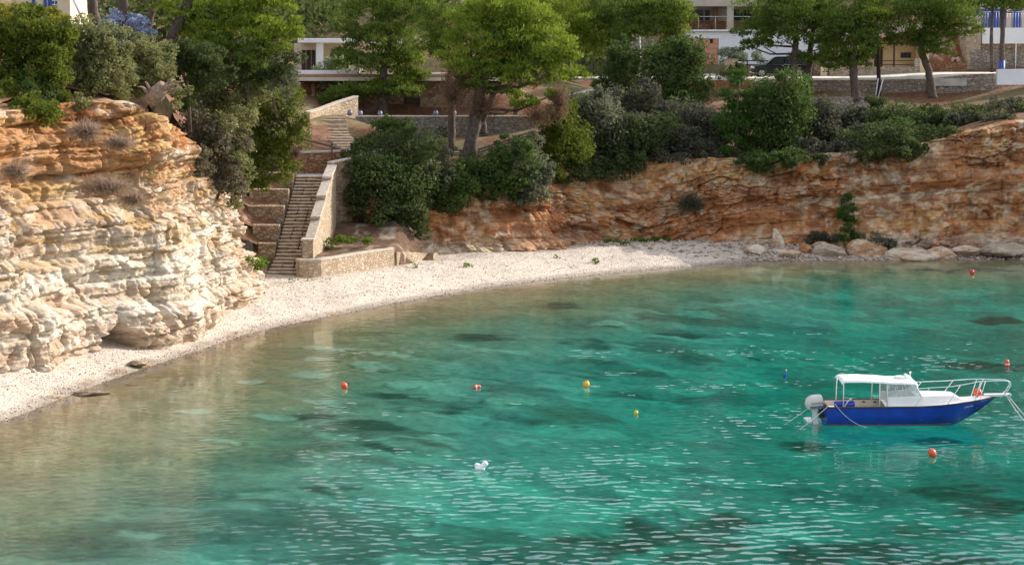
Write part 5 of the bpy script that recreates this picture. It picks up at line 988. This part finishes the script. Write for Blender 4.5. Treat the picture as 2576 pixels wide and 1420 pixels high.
for sg in (-1,1):
    pts=[(2.05,sg*.72,zq-.05),(3.30,sg*.66,zq-.02),(3.30,sg*.66,zq+.27),(2.05,sg*.70,zq+.27)]
    mb.add(pts+[(p[0],p[1]-sg*.03,p[2]) for p in pts],[(0,1,2,3),(4,7,6,5),(0,4,5,1),(1,5,6,2),(2,6,7,3),(3,7,4,0)])
mb.b2(3.28,3.34,-.66,.66,zq-.02,zq+.27); mb.build('wheelhouse_base',MATS['boat_white'],boat,bevel=.012)
for sg in (-1,1):
    mb=MB(); zt=1.46; pts=[(2.06,sg*.69,zq+.275),(3.26,sg*.64,zq+.275),(3.02,sg*.62,zt),(2.06,sg*.68,zt)]; mb.add(pts,[(0,1,2,3)]); w=mb.build('side_window',MATS['boat_glass'],boat)
    mb=MB(); cl=pts+[pts[0]]
    for a,b_ in zip(cl[:-1],cl[1:]): mb.tube([a,b_],.018,6)
    for f in (.28,.52,.78):
        a=np.array(pts[0])*(1-f)+np.array(pts[1])*f; b_=np.array(pts[3])*(1-f)+np.array(pts[2])*f; mb.tube([a,b_],.014,6)
    mb.build('frame',MATS['boat_white'],w)
mb=MB(); ws=[(3.27,-.64,zq+.275),(3.27,.64,zq+.275),(3.03,.62,1.47),(3.03,-.62,1.47)]; mb.add(ws,[(0,1,2,3)]); w=mb.build('windscreen',MATS['boat_glass'],boat)
mb=MB()
for a,b_ in zip(ws,ws[1:]+ws[:1]): mb.tube([a,b_],.025,6)
mb.tube([(3.27,0,zq+.275),(3.03,0,1.47)],.02,6); mb.build('frame',MATS['boat_white'],w)
# canopy: soft arched cloth on poles, then hard top over the wheelhouse
mb=MB(); rc=[]
for x_,zt in [(.50,1.50),(.53,1.585),(.62,1.62),(1.2,1.625),(1.85,1.60),(2.2,1.565),(2.7,1.56),(3.02,1.54),(3.12,1.47)]:
    e=.10 if x_>.52 else .02
    rc.append([(x_,-.80,zt-.085-e*.1),(x_,-.78,zt-.035),(x_,-.55,zt-.005),(x_,0,zt+.02),(x_,.55,zt-.005),(x_,.78,zt-.035),(x_,.80,zt-.085-e*.1)])
loft(mb,rc,True); mb.build('canopy',MATS['canvas'],boat)
o=boat.children[-1]; md=o.modifiers.new('thick','SOLIDIFY'); md.thickness=.03
for x_ in (.56,1.80):
    for sg in (-1,1): mb=MB(); mb.tube([(x_+(.0 if sg<0 else -.02),sg*.78,.66),(x_,sg*.78,1.5)],.02,6); mb.build('canopy_pole',MATS['steel'],boat)
for sg in (-1,1): mb=MB(); mb.tube([(2.07,sg*.77,.70),(2.07,sg*.77,1.47)],.02,6); mb.build('canopy_pole',MATS['steel'],boat)
mb=MB(); mb.lathe([(.0,.0),(.20,.0),(.22,.03),(.20,.06),(.1,.075),(0,.08)],(2.62,-.05,1.585),18); mb.build('roof_hatch',MATS['boat_white'],boat)
mb=MB(); mb.prism([(2.78,1.55),(3.05,1.53),(2.98,1.63),(2.84,1.72),(2.78,1.71)],-.2,.15); mb.build('roof_light_pod',MATS['boat_white'],boat,bevel=.02)
mb=MB(); mb.tube([(2.98,0,1.60),(2.98,0,1.74)],.012,6); mb.lathe([(.0,.72),(.035,.74),(.035,.79),(0,.81)],(2.98,0,1.0),10); mb.build('masthead_light',MATS['boat_white'],boat)
# bow rails
for sg,lab in ((-1,'n'),(1,'f')):
    y=lambda x_: sg*min(.74,max(.06,hull_section(min(x_,5.9))[0]-.06)); mb=MB()
    zs=[(2.06,1.22),(2.8,1.28),(3.3,1.32),(4.3,1.37),(4.9,1.44),(5.3,1.49),(5.9,1.50),(6.3,1.49),(6.43,1.44),(6.45,1.33),(6.34,1.12),(6.08,.88)]
    mb.tube([(a,y(a) if a<5.6 else sg*(.10+.02*(6.5-a)*5),b_) for a,b_ in zs],.0145,7); rl=mb.build('bow_rail',MATS['steel'],boat)
    for a,b_,z1 in [(3.03,3.52,1.33),(4.16,4.60,1.40),(5.18,5.36,1.49),(5.36,5.55,1.495)]:
        mb=MB(); mb.tube([(a,y(a),hull_section(a)[2]),(b_,y(b_),z1)],.013,6); mb.build('rail_post',MATS['steel'],rl)
mb=MB(); mb.prism([(5.55,.92),(6.40,.95),(6.48,.99),(6.40,1.03),(5.55,1.02)],-.09,.09); mb.build('bow_plank',MATS['boat_white'],boat,bevel=.015)
mb=MB(); mb.lathe([(0,-.09),(.05,-.09),(.05,.09),(0,.09)],(6.44,0,.99),12,Matrix.Rotation(R(90),3,'X')); mb.build('anchor_roller',MATS['steel'],boat)
mb=MB(); mb.box((5.30,-.14,.56),(.12,.05,.06)); mb.build('tow_eye',MATS['boat_trim'],boat)
# stern gear
mb=MB(); mb.lathe([(.0,0),(.10,0),(.115,.04),(.115,.66),(.10,.70),(0,.70)],(.30,-.42,.72),14,Matrix.Rotation(R(90),3,'Y')); mb.build('rolled_cover',MATS['boat_blue'],boat)
mb=MB(); mb.tube([(.62,-.6,.66),(.78,-.6,.90),(.84,-.6,.93)],.018,6); mb.lathe([(0,0),(.04,0),(.05,.05),(0,.06)],(.84,-.6,.91),10); mb.build('rod_holder',MATS['boat_white'],boat)
for x_,z_ in ((1.05,.62),(1.45,.60),(1.85,.6)): mb=MB(); mb.b2(x_,x_+.10,.72,.735,z_,z_+.05); mb.build('locker_latch',MATS['boat_trim'],boat)
mb=MB(); mb.b2(.06,.55,-.70,.70,.23,.50); mb.build('stern_bench',MATS['boat_cream'],boat,bevel=.03)
mb=MB(); mb.b2(2.15,2.5,-.25,.25,.23,.80); mb.build('helm_console',MATS['boat_cream'],boat,bevel=.03)
# outboard motor, tilted a little
mot=bpy.data.objects.new('outboard_motor',None); link(mot,boat); mot.location=(-.12,-.20,.62); mot.rotation_euler=(0,R(-6),0)
mb=MB(); rm=[]
for z_,x0,x1,w_ in [(-.06,-.48,.02,.17),(0,-.52,.06,.20),(.14,-.55,.07,.21),(.28,-.50,.07,.20),(.36,-.42,.05,.18),(.40,-.32,.0,.13)]:
    rm.append([(x0,-w_*.6,z_),(x0+.08,-w_,z_),(x1-.06,-w_,z_),(x1,-w_*.7,z_),(x1,w_*.7,z_),(x1-.06,w_,z_),(x0+.08,w_,z_),(x0,w_*.6,z_),(x0,-w_*.6,z_)])
loft(mb,rm,True); mb.add(rm[-1][:-1],[tuple(range(8))]); mb.add(rm[0][:-1],[tuple(range(8))]); mb.build('cowl',MATS['cowl'],mot)
mb=MB(); mb.box((-.24,0,-.35),(.20,.15,.58)); mb.prism([(-.36,-.62),(-.02,-.62),(-.06,-.9),(-.3,-.9)],-.03,.03); mb.build('lower_leg',MATS['metal_grey'],mot,bevel=.02)
mb=MB(); mb.box((-.02,0,-.22),(.16,.26,.36)); mb.build('bracket',MATS['rubber'],mot,bevel=.02)
def text(name,body,size,loc,rot,mat,parent,ext=.002,shear=0):
    cu=bpy.data.curves.new(name,'FONT'); cu.body=body; cu.size=size; cu.extrude=ext; cu.align_x='LEFT'; cu.shear=shear; cu.materials.append(mat)
    tmp=bpy.data.objects.new(name,cu); me=bpy.data.meshes.new_from_object(tmp); bpy.data.objects.remove(tmp); me.name=name; me.materials.clear(); me.materials.append(mat); o=bpy.data.objects.new(name,me); link(o,parent); o.location=loc; o.rotation_euler=rot; return o
o=text('lettering','HONDA',.115,(-.36,-.214,.105),(R(90),0,0),MATS['rubber'],mot); o.scale=(1.0,1.0,1)
mb=MB(); mb.b2(-.40,.0,-.216,-.2125,-.02,.055); mb.build('cowl_stripe',gloss('stripe_grey',(.10,.12,.20),.4),mot)
mb=MB(); mb.box((-.35,.25,.05),(.5,.9,.05)); mb.box((-.18,.55,.13),(.05,.05,.2)); mb.build('swim_platform',MATS['metal_grey'],boat)
mb=MB(); 
for y_ in (.10,.42): mb.tube([(-.03,y_,.62),(-.16,y_,.30),(-.40,y_,.05)],.018,6)
for f in (.25,.5,.75): mb.tube([(-.03-.2*f,.10,.62-.5*f),(-.03-.2*f,.42,.62-.5*f)],.014,6)
mb.build('boarding_ladder',MATS['steel'],boat)
# small faded name and number on the bow, drawn as lettering strokes
rr=random.Random(4); hm=gloss('faded_white',(.55,.60,.72),.5)
def strokes(x0,x1,z0,hh,n,slope):
    mb=MB()
    for k in range(n):
        f=k/n; x_=x0+(x1-x0)*f; f_=(x_)/LH; bg_,bc,zg,zk=hull_section(x_); z_=z0+slope*(x_-x0); zc=max(zk+.10,.015) if zk<-.05 else zk+(zg-zk)*.25; zm=zc+(zg-zc)*.55; bm_=bc+(bg_-bc)*.62+.02*min(1,bc*3)
        yy=-(bm_+(bg_-bm_)*(z_-zm)/(zg-zm)) if z_>zm else -(bc+(bm_-bc)*(z_-zc)/(zm-zc)); w_=(x1-x0)/n
        mb.box((x_,yy-.008,z_+rr.uniform(-.01,.01)),(w_*rr.uniform(.45,.75),.012,hh*rr.uniform(.6,1.1)))
    return mb
strokes(4.78,5.12,.62,.035,8,.10).build('name_lettering',hm,boat); strokes(5.42,5.62,.82,.065,3,.3).build('number_lettering',hm,boat)
# mooring lines
def rope(label,pts,r=.014,name='mooring_rope',group='mooring ropes of the boat'):
    mb=MB(); mb.tube(pts,r,6); return tag(mb.build(name,MATS['rope']),label,'rope',group)
W=lambda x_,y_,z_: B0+np.array((x_,y_,z_))
def sag(a,b,s,n=9): return [a*(1-k/n)+b*(k/n)+np.array((0,0,-s*4*(k/n)*(1-k/n))) for k in range(n+1)]
rope('taut mooring rope from the bow, upper of the two',sag(W(6.38,-.05,.96),W(7.3,-.6,-.15),.03))
rope('slacker mooring rope from the bow, lower of the two',sag(W(6.32,-.1,.95),W(7.12,-.9,-.15),.10))
rope('mooring rope running from the near stern corner down to the water',sag(W(.03,-.84,.72),W(-1.15,-1.3,-.12),.03))
rope('mooring rope passing behind the outboard motor',sag(W(-.02,.75,.72),W(-1.35,.2,-.12),.03))
rope('thin line hanging slack along the blue hull side',sag(W(.25,-.90,.80),W(1.36,-.915,.0),.16),.010)
# ------------------------------------------------------------------ buoys
gloss('buoy_orange',(.72,.085,.030),.4,.12); gloss('buoy_red',(.55,.03,.03),.4,.15); gloss('buoy_yellow',(.80,.42,.02),.4,.1); gloss('buoy_white',(.82,.82,.82),.5,.05); gloss('buoy_blue',(.02,.10,.42),.4,.1)
def ball(c,r,tilt,label,mat,stretch=1.15,eye=True,z0=None):
    t=thing('buoy',c,label,'buoy','mooring buoys on the water'); M=Matrix.Rotation(tilt[0],3,'X')@Matrix.Rotation(tilt[1],3,'Y')
    mb=MB(); pr=[(max(.001,r*math.sin(a)*(1 if math.cos(a)<0 else (1-.10*math.cos(a)))),-r*stretch*math.cos(a)) for a in [math.pi*k/14 for k in range(15)]]
    mb.lathe(pr,(0,0,0),22,M); mb.build('float',MATS[mat],t)
    if eye: mb=MB(); mb.lathe([(.01,0),(.2*r,0),(.22*r,.25*r),(.12*r,.34*r),(.01,.35*r)],tuple(M@Vector((0,0,r*stretch*.94))),10,M); mb.build('eye',MATS[mat],t)
    return t
def wball(u,v,r,tilt,label,mat,sink=.15,**k): c=G(u,v,0); ball((c[0],c[1],r*(1-2*sink)*1.0),r,tilt,label,mat,**k)
wball(866,975,.125,(.2,-.55),'tilted orange buoy floating off the pale submerged slabs','buoy_orange')
wball(1475,972,.125,(.1,.3),'yellow buoy floating in the middle of the cove, the larger of two yellow','buoy_yellow')
wball(1600,1041,.075,(0,.1),'small pale yellow buoy, nearer the boat than the big yellow one','buoy_yellow')
wball(2345,1146,.130,(.1,-.5),'orange buoy floating in front of the blue boat','buoy_orange')
wball(2445,689,.145,(.1,.2),'red buoy near the rocky shore at far right','buoy_red')
t=thing('buoy',tuple(G(1199,975,0)),'low red and white float between the orange and yellow buoys','buoy','mooring buoys on the water')
mb=MB(); mb.lathe([(.01,-.16),(.07,-.13),(.085,0),(.07,.13),(.01,.16)],(0,0,.03),14,Matrix.Rotation(R(80),3,'Y')); mb.build('float',MATS['buoy_orange'],t); mb=MB(); mb.lathe([(.088,-.03),(.09,-.03),(.09,.03),(.088,.03)],(0,0,.03),14,Matrix.Rotation(R(80),3,'Y')); mb.build('band',MATS['buoy_white'],t)
c=G(2533,920,0); t=thing('buoy',tuple(c),'upright orange topped marker buoy near the right edge','buoy','mooring buoys on the water'); mb=MB(); mb.lathe([(.01,-.1),(.08,-.08),(.095,.05),(.095,.16),(.08,.24),(.01,.27)],(0,0,0),16); mb.build('float',MATS['buoy_orange'],t); mb=MB(); mb.lathe([(.096,.06),(.099,.06),(.099,.10),(.096,.10)],(0,0,0),16); mb.build('band',MATS['buoy_white'],t)
c=G(1974,945,0); t=thing('buoy',tuple(c),'thin leaning blue bottle float left of the boat canopy','buoy','mooring buoys on the water'); M=Matrix.Rotation(.25,3,'Y'); mb=MB(); mb.lathe([(.01,-.1),(.05,-.08),(.055,.12),(.025,.19),(.022,.24),(.01,.245)],(0,0,0),12,M); mb.build('float',MATS['buoy_blue'],t); mb=MB(); mb.lathe([(.03,.22),(.03,.26),(.01,.262)],(0,0,0),12,M); mb.build('cap',MATS['buoy_white'],t)
# the pair of white floats lashed together
c=G(1210,1178,0); t=thing('white_float',tuple(c),'white two lobed float like a lashed pair of fenders','float')
def capsule(mb,a,b,r0,r1):
    a=Vector(a);b=Vector(b); pts=[];rs=[]
    for k in range(13):
        f=k/12; p=a.lerp(b,f); e=min(f,1-f)*2; rr_=(r0*(1-f)+r1*f)*math.sqrt(max(.03,1-(1-min(1,e*2.6))**2)); pts.append(p); rs.append(rr_)
    mb.tube(pts,rs,16); return mb
mb=capsule(MB(),(-.20,.05,.13),(.09,-.02,.0),.080,.085); mb.build('lobe',MATS['buoy_white'],t); mb=capsule(MB(),(-.02,-.03,.0),(.18,.0,.22),.085,.092); mb.build('lobe',MATS['buoy_white'],t)
mb=capsule(MB(),(-.19,-.02,.02),(.12,-.04,.005),.07,.075); mb.build('lobe',MATS['buoy_white'],t)
# orange ball lying on the bow
bp=W(5.32,-.05,1.07); t=ball(tuple(bp),.145,(.3,.3),'round orange ball fender lying on the boat bow','buoy_orange',1.0); t['category']='fender'; t['group']=''; del t['group']; t.name='ball_fender'

# ------------------------------------------------------------------ parked car (side on, nose to the left)
YC=171.5; sC=ppm(YC)
def Cp(cx,cy): u=(cx/10.142+2180)/1.1646; v=(cy/10.142+120)/1.1646; q=P(u,v,YC-.9); return (q[0],q[2])
c0=Cp(200,1095); car=thing('parked_car',(c0[0],YC,11.38),'black off road car parked side on by the road, nose left','car')
gloss('car_black',(.012,.013,.016),.18,.15); gloss('tyre',(.015,.015,.016),.85,.2); gloss('alloy',(.55,.55,.55),.3,.05); gloss('lamp_clear',(.8,.8,.78),.15,.05); gloss('lamp_red',(.45,.02,.02),.2,.1)
L=4.75; zb=11.38-11.38
prof=[(0.02,.42),(0.0,.62),(.05,.82),(.18,.93),(.75,1.00),(1.22,1.06),(1.95,1.02),(3.6,1.02),(4.72,1.02),(4.75,.60),(4.68,.38),(4.2,.33),(.5,.33)]
mb=MB(); mb.prism(prof,-.90,.90); mb.build('body',MATS['car_black'],car,bevel=.06)
cab=[(1.22,1.06),(1.85,1.58),(2.1,1.68),(3.9,1.70),(4.35,1.64),(4.70,1.10),(4.72,1.03)]
mb=MB(); n=len(cab); vs=[(x_,-.86+.20*max(0,(z_-1.05)/.65),z_) for x_,z_ in cab]+[(x_,.86-.20*max(0,(z_-1.05)/.65),z_) for x_,z_ in cab]
mb.add(vs,[tuple(range(n)),tuple(range(2*n-1,n-1,-1))]+[(i,i+n,(i+1)%n+n,(i+1)%n) for i in range(n)]); mb.build('cabin',MATS['car_black'],car,bevel=.05)
for pts in ([(1.62,1.12),(2.02,1.55),(2.62,1.58),(2.62,1.12)],[(2.72,1.12),(2.72,1.58),(3.50,1.59),(3.50,1.12)],[(3.60,1.12),(3.60,1.59),(4.15,1.56),(4.40,1.14)]):
    mb=MB(); f=lambda z_: -.865+.20*max(0,(z_-1.05)/.65)
    mb.add([(x_,f(z_)-.012,z_) for x_,z_ in pts],[tuple(range(len(pts)))]); o=mb.build('side_window',MATS['glass_dark'],car); m_=o.modifiers.new('t','SOLIDIFY'); m_.thickness=.01
for x_ in (.86,3.82):
    w=bpy.data.objects.new('wheel',None); link(w,car); w.location=(x_,-.82,.36); M=Matrix.Rotation(R(90),3,'X')
    mb=MB(); mb.lathe([(.22,-.11),(.33,-.11),(.37,-.07),(.37,.07),(.33,.11),(.22,.11)],(0,0,0),28,M); mb.build('tyre',MATS['tyre'],w)
    mb=MB()
    for k in range(5): a=2*math.pi*k/5+.3; mb.box((.12*math.cos(a),-.10,.12*math.sin(a)),(.20,.03,.075),Matrix.Rotation(-a,3,'Y'))
    mb.lathe([(.205,.085),(.235,.085),(.235,.115),(.205,.115)],(0,0,0),24,M); mb.lathe([(.001,.06),(.06,.06),(.06,.13),(.001,.13)],(0,0,0),12,M); mb.build('rim',MATS['alloy'],w)
for x_ in (.86,3.82): mb=MB(); mb.lathe([(.05,-.11),(.36,-.11),(.36,.11),(.05,.11)],(x_,.80,.36),24,Matrix.Rotation(R(90),3,'X')); mb.build('wheel',MATS['tyre'],car)
for x_ in (.86,3.82):
    mb=MB(); pts=[(x_+.46*math.cos(a),.36+.46*math.sin(a)) for a in [math.pi*k/12 for k in range(13)]]; pin=[(x_+.40*math.cos(a),.36+.40*math.sin(a)) for a in [math.pi*k/12 for k in range(12,-1,-1)]]
    mb.prism(pts+pin,-.95,-.885); mb.build('wheel_arch',MATS['rubber'],car)
mb=MB(); mb.lathe([(.001,0),(.11,.0),(.12,.06),(.06,.1),(.001,.1)],(.10,-.70,.80),14,Matrix.Rotation(R(-75),3,'Y')); mb.box((.16,-.905,.80),(.22,.03,.14)); mb.build('headlight',MATS['lamp_clear'],car)
mb=MB(); mb.box((4.70,-.82,1.0),(.14,.20,.62)); mb.build('tail_light',MATS['lamp_red'],car,bevel=.02)
mb=MB(); mb.box((1.75,-.98,1.12),(.12,.16,.14)); mb.build('wing_mirror',MATS['car_black'],car,bevel=.03)
mb=MB(); mb.b2(.35,4.4,-.93,-.902,.42,.50); mb.build('side_sill',MATS['rubber'],car)
for x_ in (2.45,3.35): mb=MB(); mb.b2(x_,x_+.16,-.925,-.903,.92,.95); mb.build('door_handle',MATS['alloy'],car)

# ------------------------------------------------------------------ rocks
def rock(label,c,r,seed,col,rough=.35,flat=0,name='boulder',group='boulders along the shore',rot=0):
    import bmesh
    bm=bmesh.new(); bmesh.ops.create_icosphere(bm,subdivisions=5,radius=1); V=np.array([v.co[:] for v in bm.verts]); F=np.array([[v.index for v in f.verts] for f in bm.faces]); bm.free()
    n=fbm(V[:,0]*1.1+seed,V[:,1]*1.1,V[:,2]*1.1,seed,5)-.5; n2=fbm(V[:,0]*4+seed,V[:,1]*4,V[:,2]*4,seed+3,3)-.5
    rng=np.random.default_rng(seed); n3=layers(V[:,2]*r[2]+.3*V[:,0]*r[0],V[:,0]*r[0]+seed,.22,seed)*.5; d=V*(1+rough*2.4*n+.20*n2+.14*n3)[:,None]
    for k in range(7):      # broken facets
        q=rng.normal(size=3); q/=np.linalg.norm(q); h=rng.uniform(.62,.95); e=np.clip(d@q-h,0,None); d=d-e[:,None]*q*.92
    d=d*np.array(r); ca,sa=math.cos(rot),math.sin(rot); d=np.stack([d[:,0]*ca-d[:,2]*sa,d[:,1],d[:,0]*sa+d[:,2]*ca],1)
    m=ss(.42,.6,fbm(V[:,0]*2+seed,V[:,1]*2,V[:,2]*2,seed+9))[:,None]; C=np.array(col[0])*(1-m)+np.array(col[1])*m; C=C*(.85+.3*fbm(d[:,0]*5,d[:,1]*5,d[:,2]*5,seed+4))[:,None]
    o=raw_mesh(name,d,F,MATS['rock'],smooth=False,col=C); o.location=tuple(c); return tag(o,label,'rock',group)
CR=((.56,.45,.33),(.42,.24,.13)); WH=((.58,.49,.385),(.48,.35,.24)); OR=((.36,.12,.05),(.42,.22,.11)); GY=((.36,.29,.22),(.46,.37,.28)); DK=((.10,.085,.065),(.24,.18,.12))
def rk(label,u,v,ru,rv,Y,seed,col,dy=.9,rough=.3,rot=0): s=ppm(Y); rock(label,P(u,v-(.12*rv if Y>130 else 0),Y),(1.12*ru/s,dy*ru/s,(1.35 if Y>130 else 1)*rv/s),seed,col,rough,rot=rot)
rk('biggest rounded boulder at the waterline, white top and orange side',2180,636,48,27,136.4,3,CR)
rk('brownish boulder just left of the biggest rounded one',2085,640,42,18,136.2,5,GY)
rk('upright leaning slab of pale stone at the cliff foot',1957,614,13,24,137.4,8,WH,rot=.25)
rk('small rust orange boulder among white rubble',2027,627,14,10,136.4,11,OR)
rk('long flat pale slab lying in front of the water, right of the boulder',2295,648,62,18,135.8,14,WH,rough=.22)
rk('brown ended rock at the right end of the flat slab',2368,645,44,16,135.9,17,CR)
rk('tiny flat rock in the water before the flat slab',2252,664,22,4,134.2,19,WH)
rk('pale broken rock left of the rust orange boulder',1900,632,26,11,136.0,23,WH)
rk('white rubble block under the upright slab',1985,640,34,9,135.6,27,WH)
rk('low whitish rock right of the brown ended rock',2430,632,40,12,136.4,31,WH)
rk('low grey ledge rock at the far right shore',2520,630,60,14,136.4,33,GY)
rk('small pale rock beside the dark scrub',2060,618,18,8,137.2,35,CR)
rk('dark wet rock lying in the shallow water at the left beach',222,990,42,8,79.6,41,DK)
rk('small brown rock at the water edge below the cave',345,914,24,8,86.4,43,((.20,.14,.09),(.34,.26,.18)))
rk('tiny dark rock in the shallows off the beach middle',712,827,12,3,100.2,47,DK)
rk('thin brown rock half sunk near the left water edge',330,969,22,4,82.2,49,((.22,.16,.10),(.3,.22,.14)))
# loose rubble at the cliff foot on the right and pebbles strewn over the beach
def scatter(name,pts,sizes,cols,mat='rock',seed=0):
    rng=np.random.default_rng(seed); n=len(pts); base=np.array([(1,0,0),(-1,0,0),(0,1,0),(0,-1,0),(0,0,1),(0,0,-1)],float); tri=np.array([(0,2,4),(2,1,4),(1,3,4),(3,0,4),(2,0,5),(1,2,5),(3,1,5),(0,3,5)])
    V=base[None]*rng.uniform(.6,1.3,(n,6,1))*np.array(sizes)[:,None,None]*np.array((1,1,.65)); a=rng.uniform(0,6.28,n); ca,sa=np.cos(a)[:,None],np.sin(a)[:,None]
    V=np.stack([V[:,:,0]*ca-V[:,:,1]*sa,V[:,:,0]*sa+V[:,:,1]*ca,V[:,:,2]],2)+np.array(pts)[:,None,:]
    F=(tri[None]+6*np.arange(n)[:,None,None]).reshape(-1,3); return tag(raw_mesh(name,V.reshape(-1,3),F,MATS[mat],col=np.repeat(cols,6,0)),kind='stuff')
rng=np.random.default_rng(9); n=2600; x=rng.uniform(3,36,n); y=rng.uniform(133.6,139,n); keep=(pdist(x,y,FT)<.6)&(pdist(x,y,WL)>-.3)&(rng.random(n)<np.where(x>15,1,.25)); x,y=x[keep],y[keep]; z=bay_z(x,y)[0]
w=rng.random(len(x))[:,None]; cols=np.array((.50,.43,.35))*(1-w)+np.array((.36,.20,.11))*w*np.where(rng.random(len(x))<.35,1,.5)[:,None]+.12*w
scatter('rubble',np.stack([x,y,z+.03],1),rng.uniform(.05,.30,len(x))**1.3*1.1,cols,seed=2)
n=52000; x=rng.uniform(-20,16,n); y=rng.uniform(70,138,n); dw_=pdist(x,y,WL); keep=(pdist(x,y,FT)<.3)&(dw_>-.5); x,y=x[keep],y[keep]; z=bay_z(x,y)[0]; dw_=dw_[keep]
line=np.abs(dw_-1.5-.5*np.sin(y*.35)-.6*(fbm(x/2,y/2,0,91)-.5))<.13; w=rng.random(len(x))[:,None]; cols=np.array((.56,.49,.41))*(.72+.42*w); cols=np.where((line&(rng.random(len(x))<.6))[:,None],np.array((.20,.15,.10)),cols); cols=np.where((dw_<.35)[:,None],cols*np.array((.55,.48,.40)),cols)
scatter('pebbles',np.stack([x,y,z+.01],1),.018+.042*rng.random(len(x))**3,cols,seed=3)
# uprooted stump with roots at the top of the left headland
sc=P(398,232,90.0); t=thing('uprooted_stump',sc,'weathered uprooted tree stump with splayed roots on the cliff edge','stump')
mb=MB(); rr=random.Random(3); mb.tube([P(378,255,90.2),P(395,235,90),P(412,215,89.8)],[.30,.36,.26],10); mb.build('trunk',MATS['driftwood'],t,off=sc)
for (u,v,k) in [(455,205,1),(450,215,1),(440,200,0),(345,218,0),(365,205,0),(430,198,1),(460,225,1),(372,262,0),(405,262,0)]:
    a=np.array(P(405,222,89.9)) if u>400 else np.array(P(388,240,90.1)); b=P(u,v,89.7+rr.uniform(-.4,.5)); m_=(a+b)/2+np.array((0,rr.uniform(-.15,.15),rr.uniform(0,.15))); mb=MB(); m_=m_+np.array((rr.uniform(-.1,.1),0,-.12)); mb.tube([a,(a+m_)/2+np.array((0,0,-.06)),m_,(m_+b)/2+np.array((rr.uniform(-.06,.06),0,.07)),b],[.15,.11,.08,.05,.015],7); mb.build('root',MATS['driftwood'],t,off=sc)
dry('dry grey tuft on the upper left rock slope',215,330,50,30,86.5,900,pal='dry'); dry('dry brushwood along the middle ledge of the left cliff',265,468,75,26,87.0,1320,pal='dry'); dry('reddish dry tuft at the far left ledge',40,430,40,26,82.5,660,pal='dry'); dry('dry tuft right on the middle ledge near the cliff corner',335,500,40,20,88.5,600,pal='dry'); dry('dry brush under the hanging bush, upper rock face',300,360,50,22,88.0,600,pal='dry')
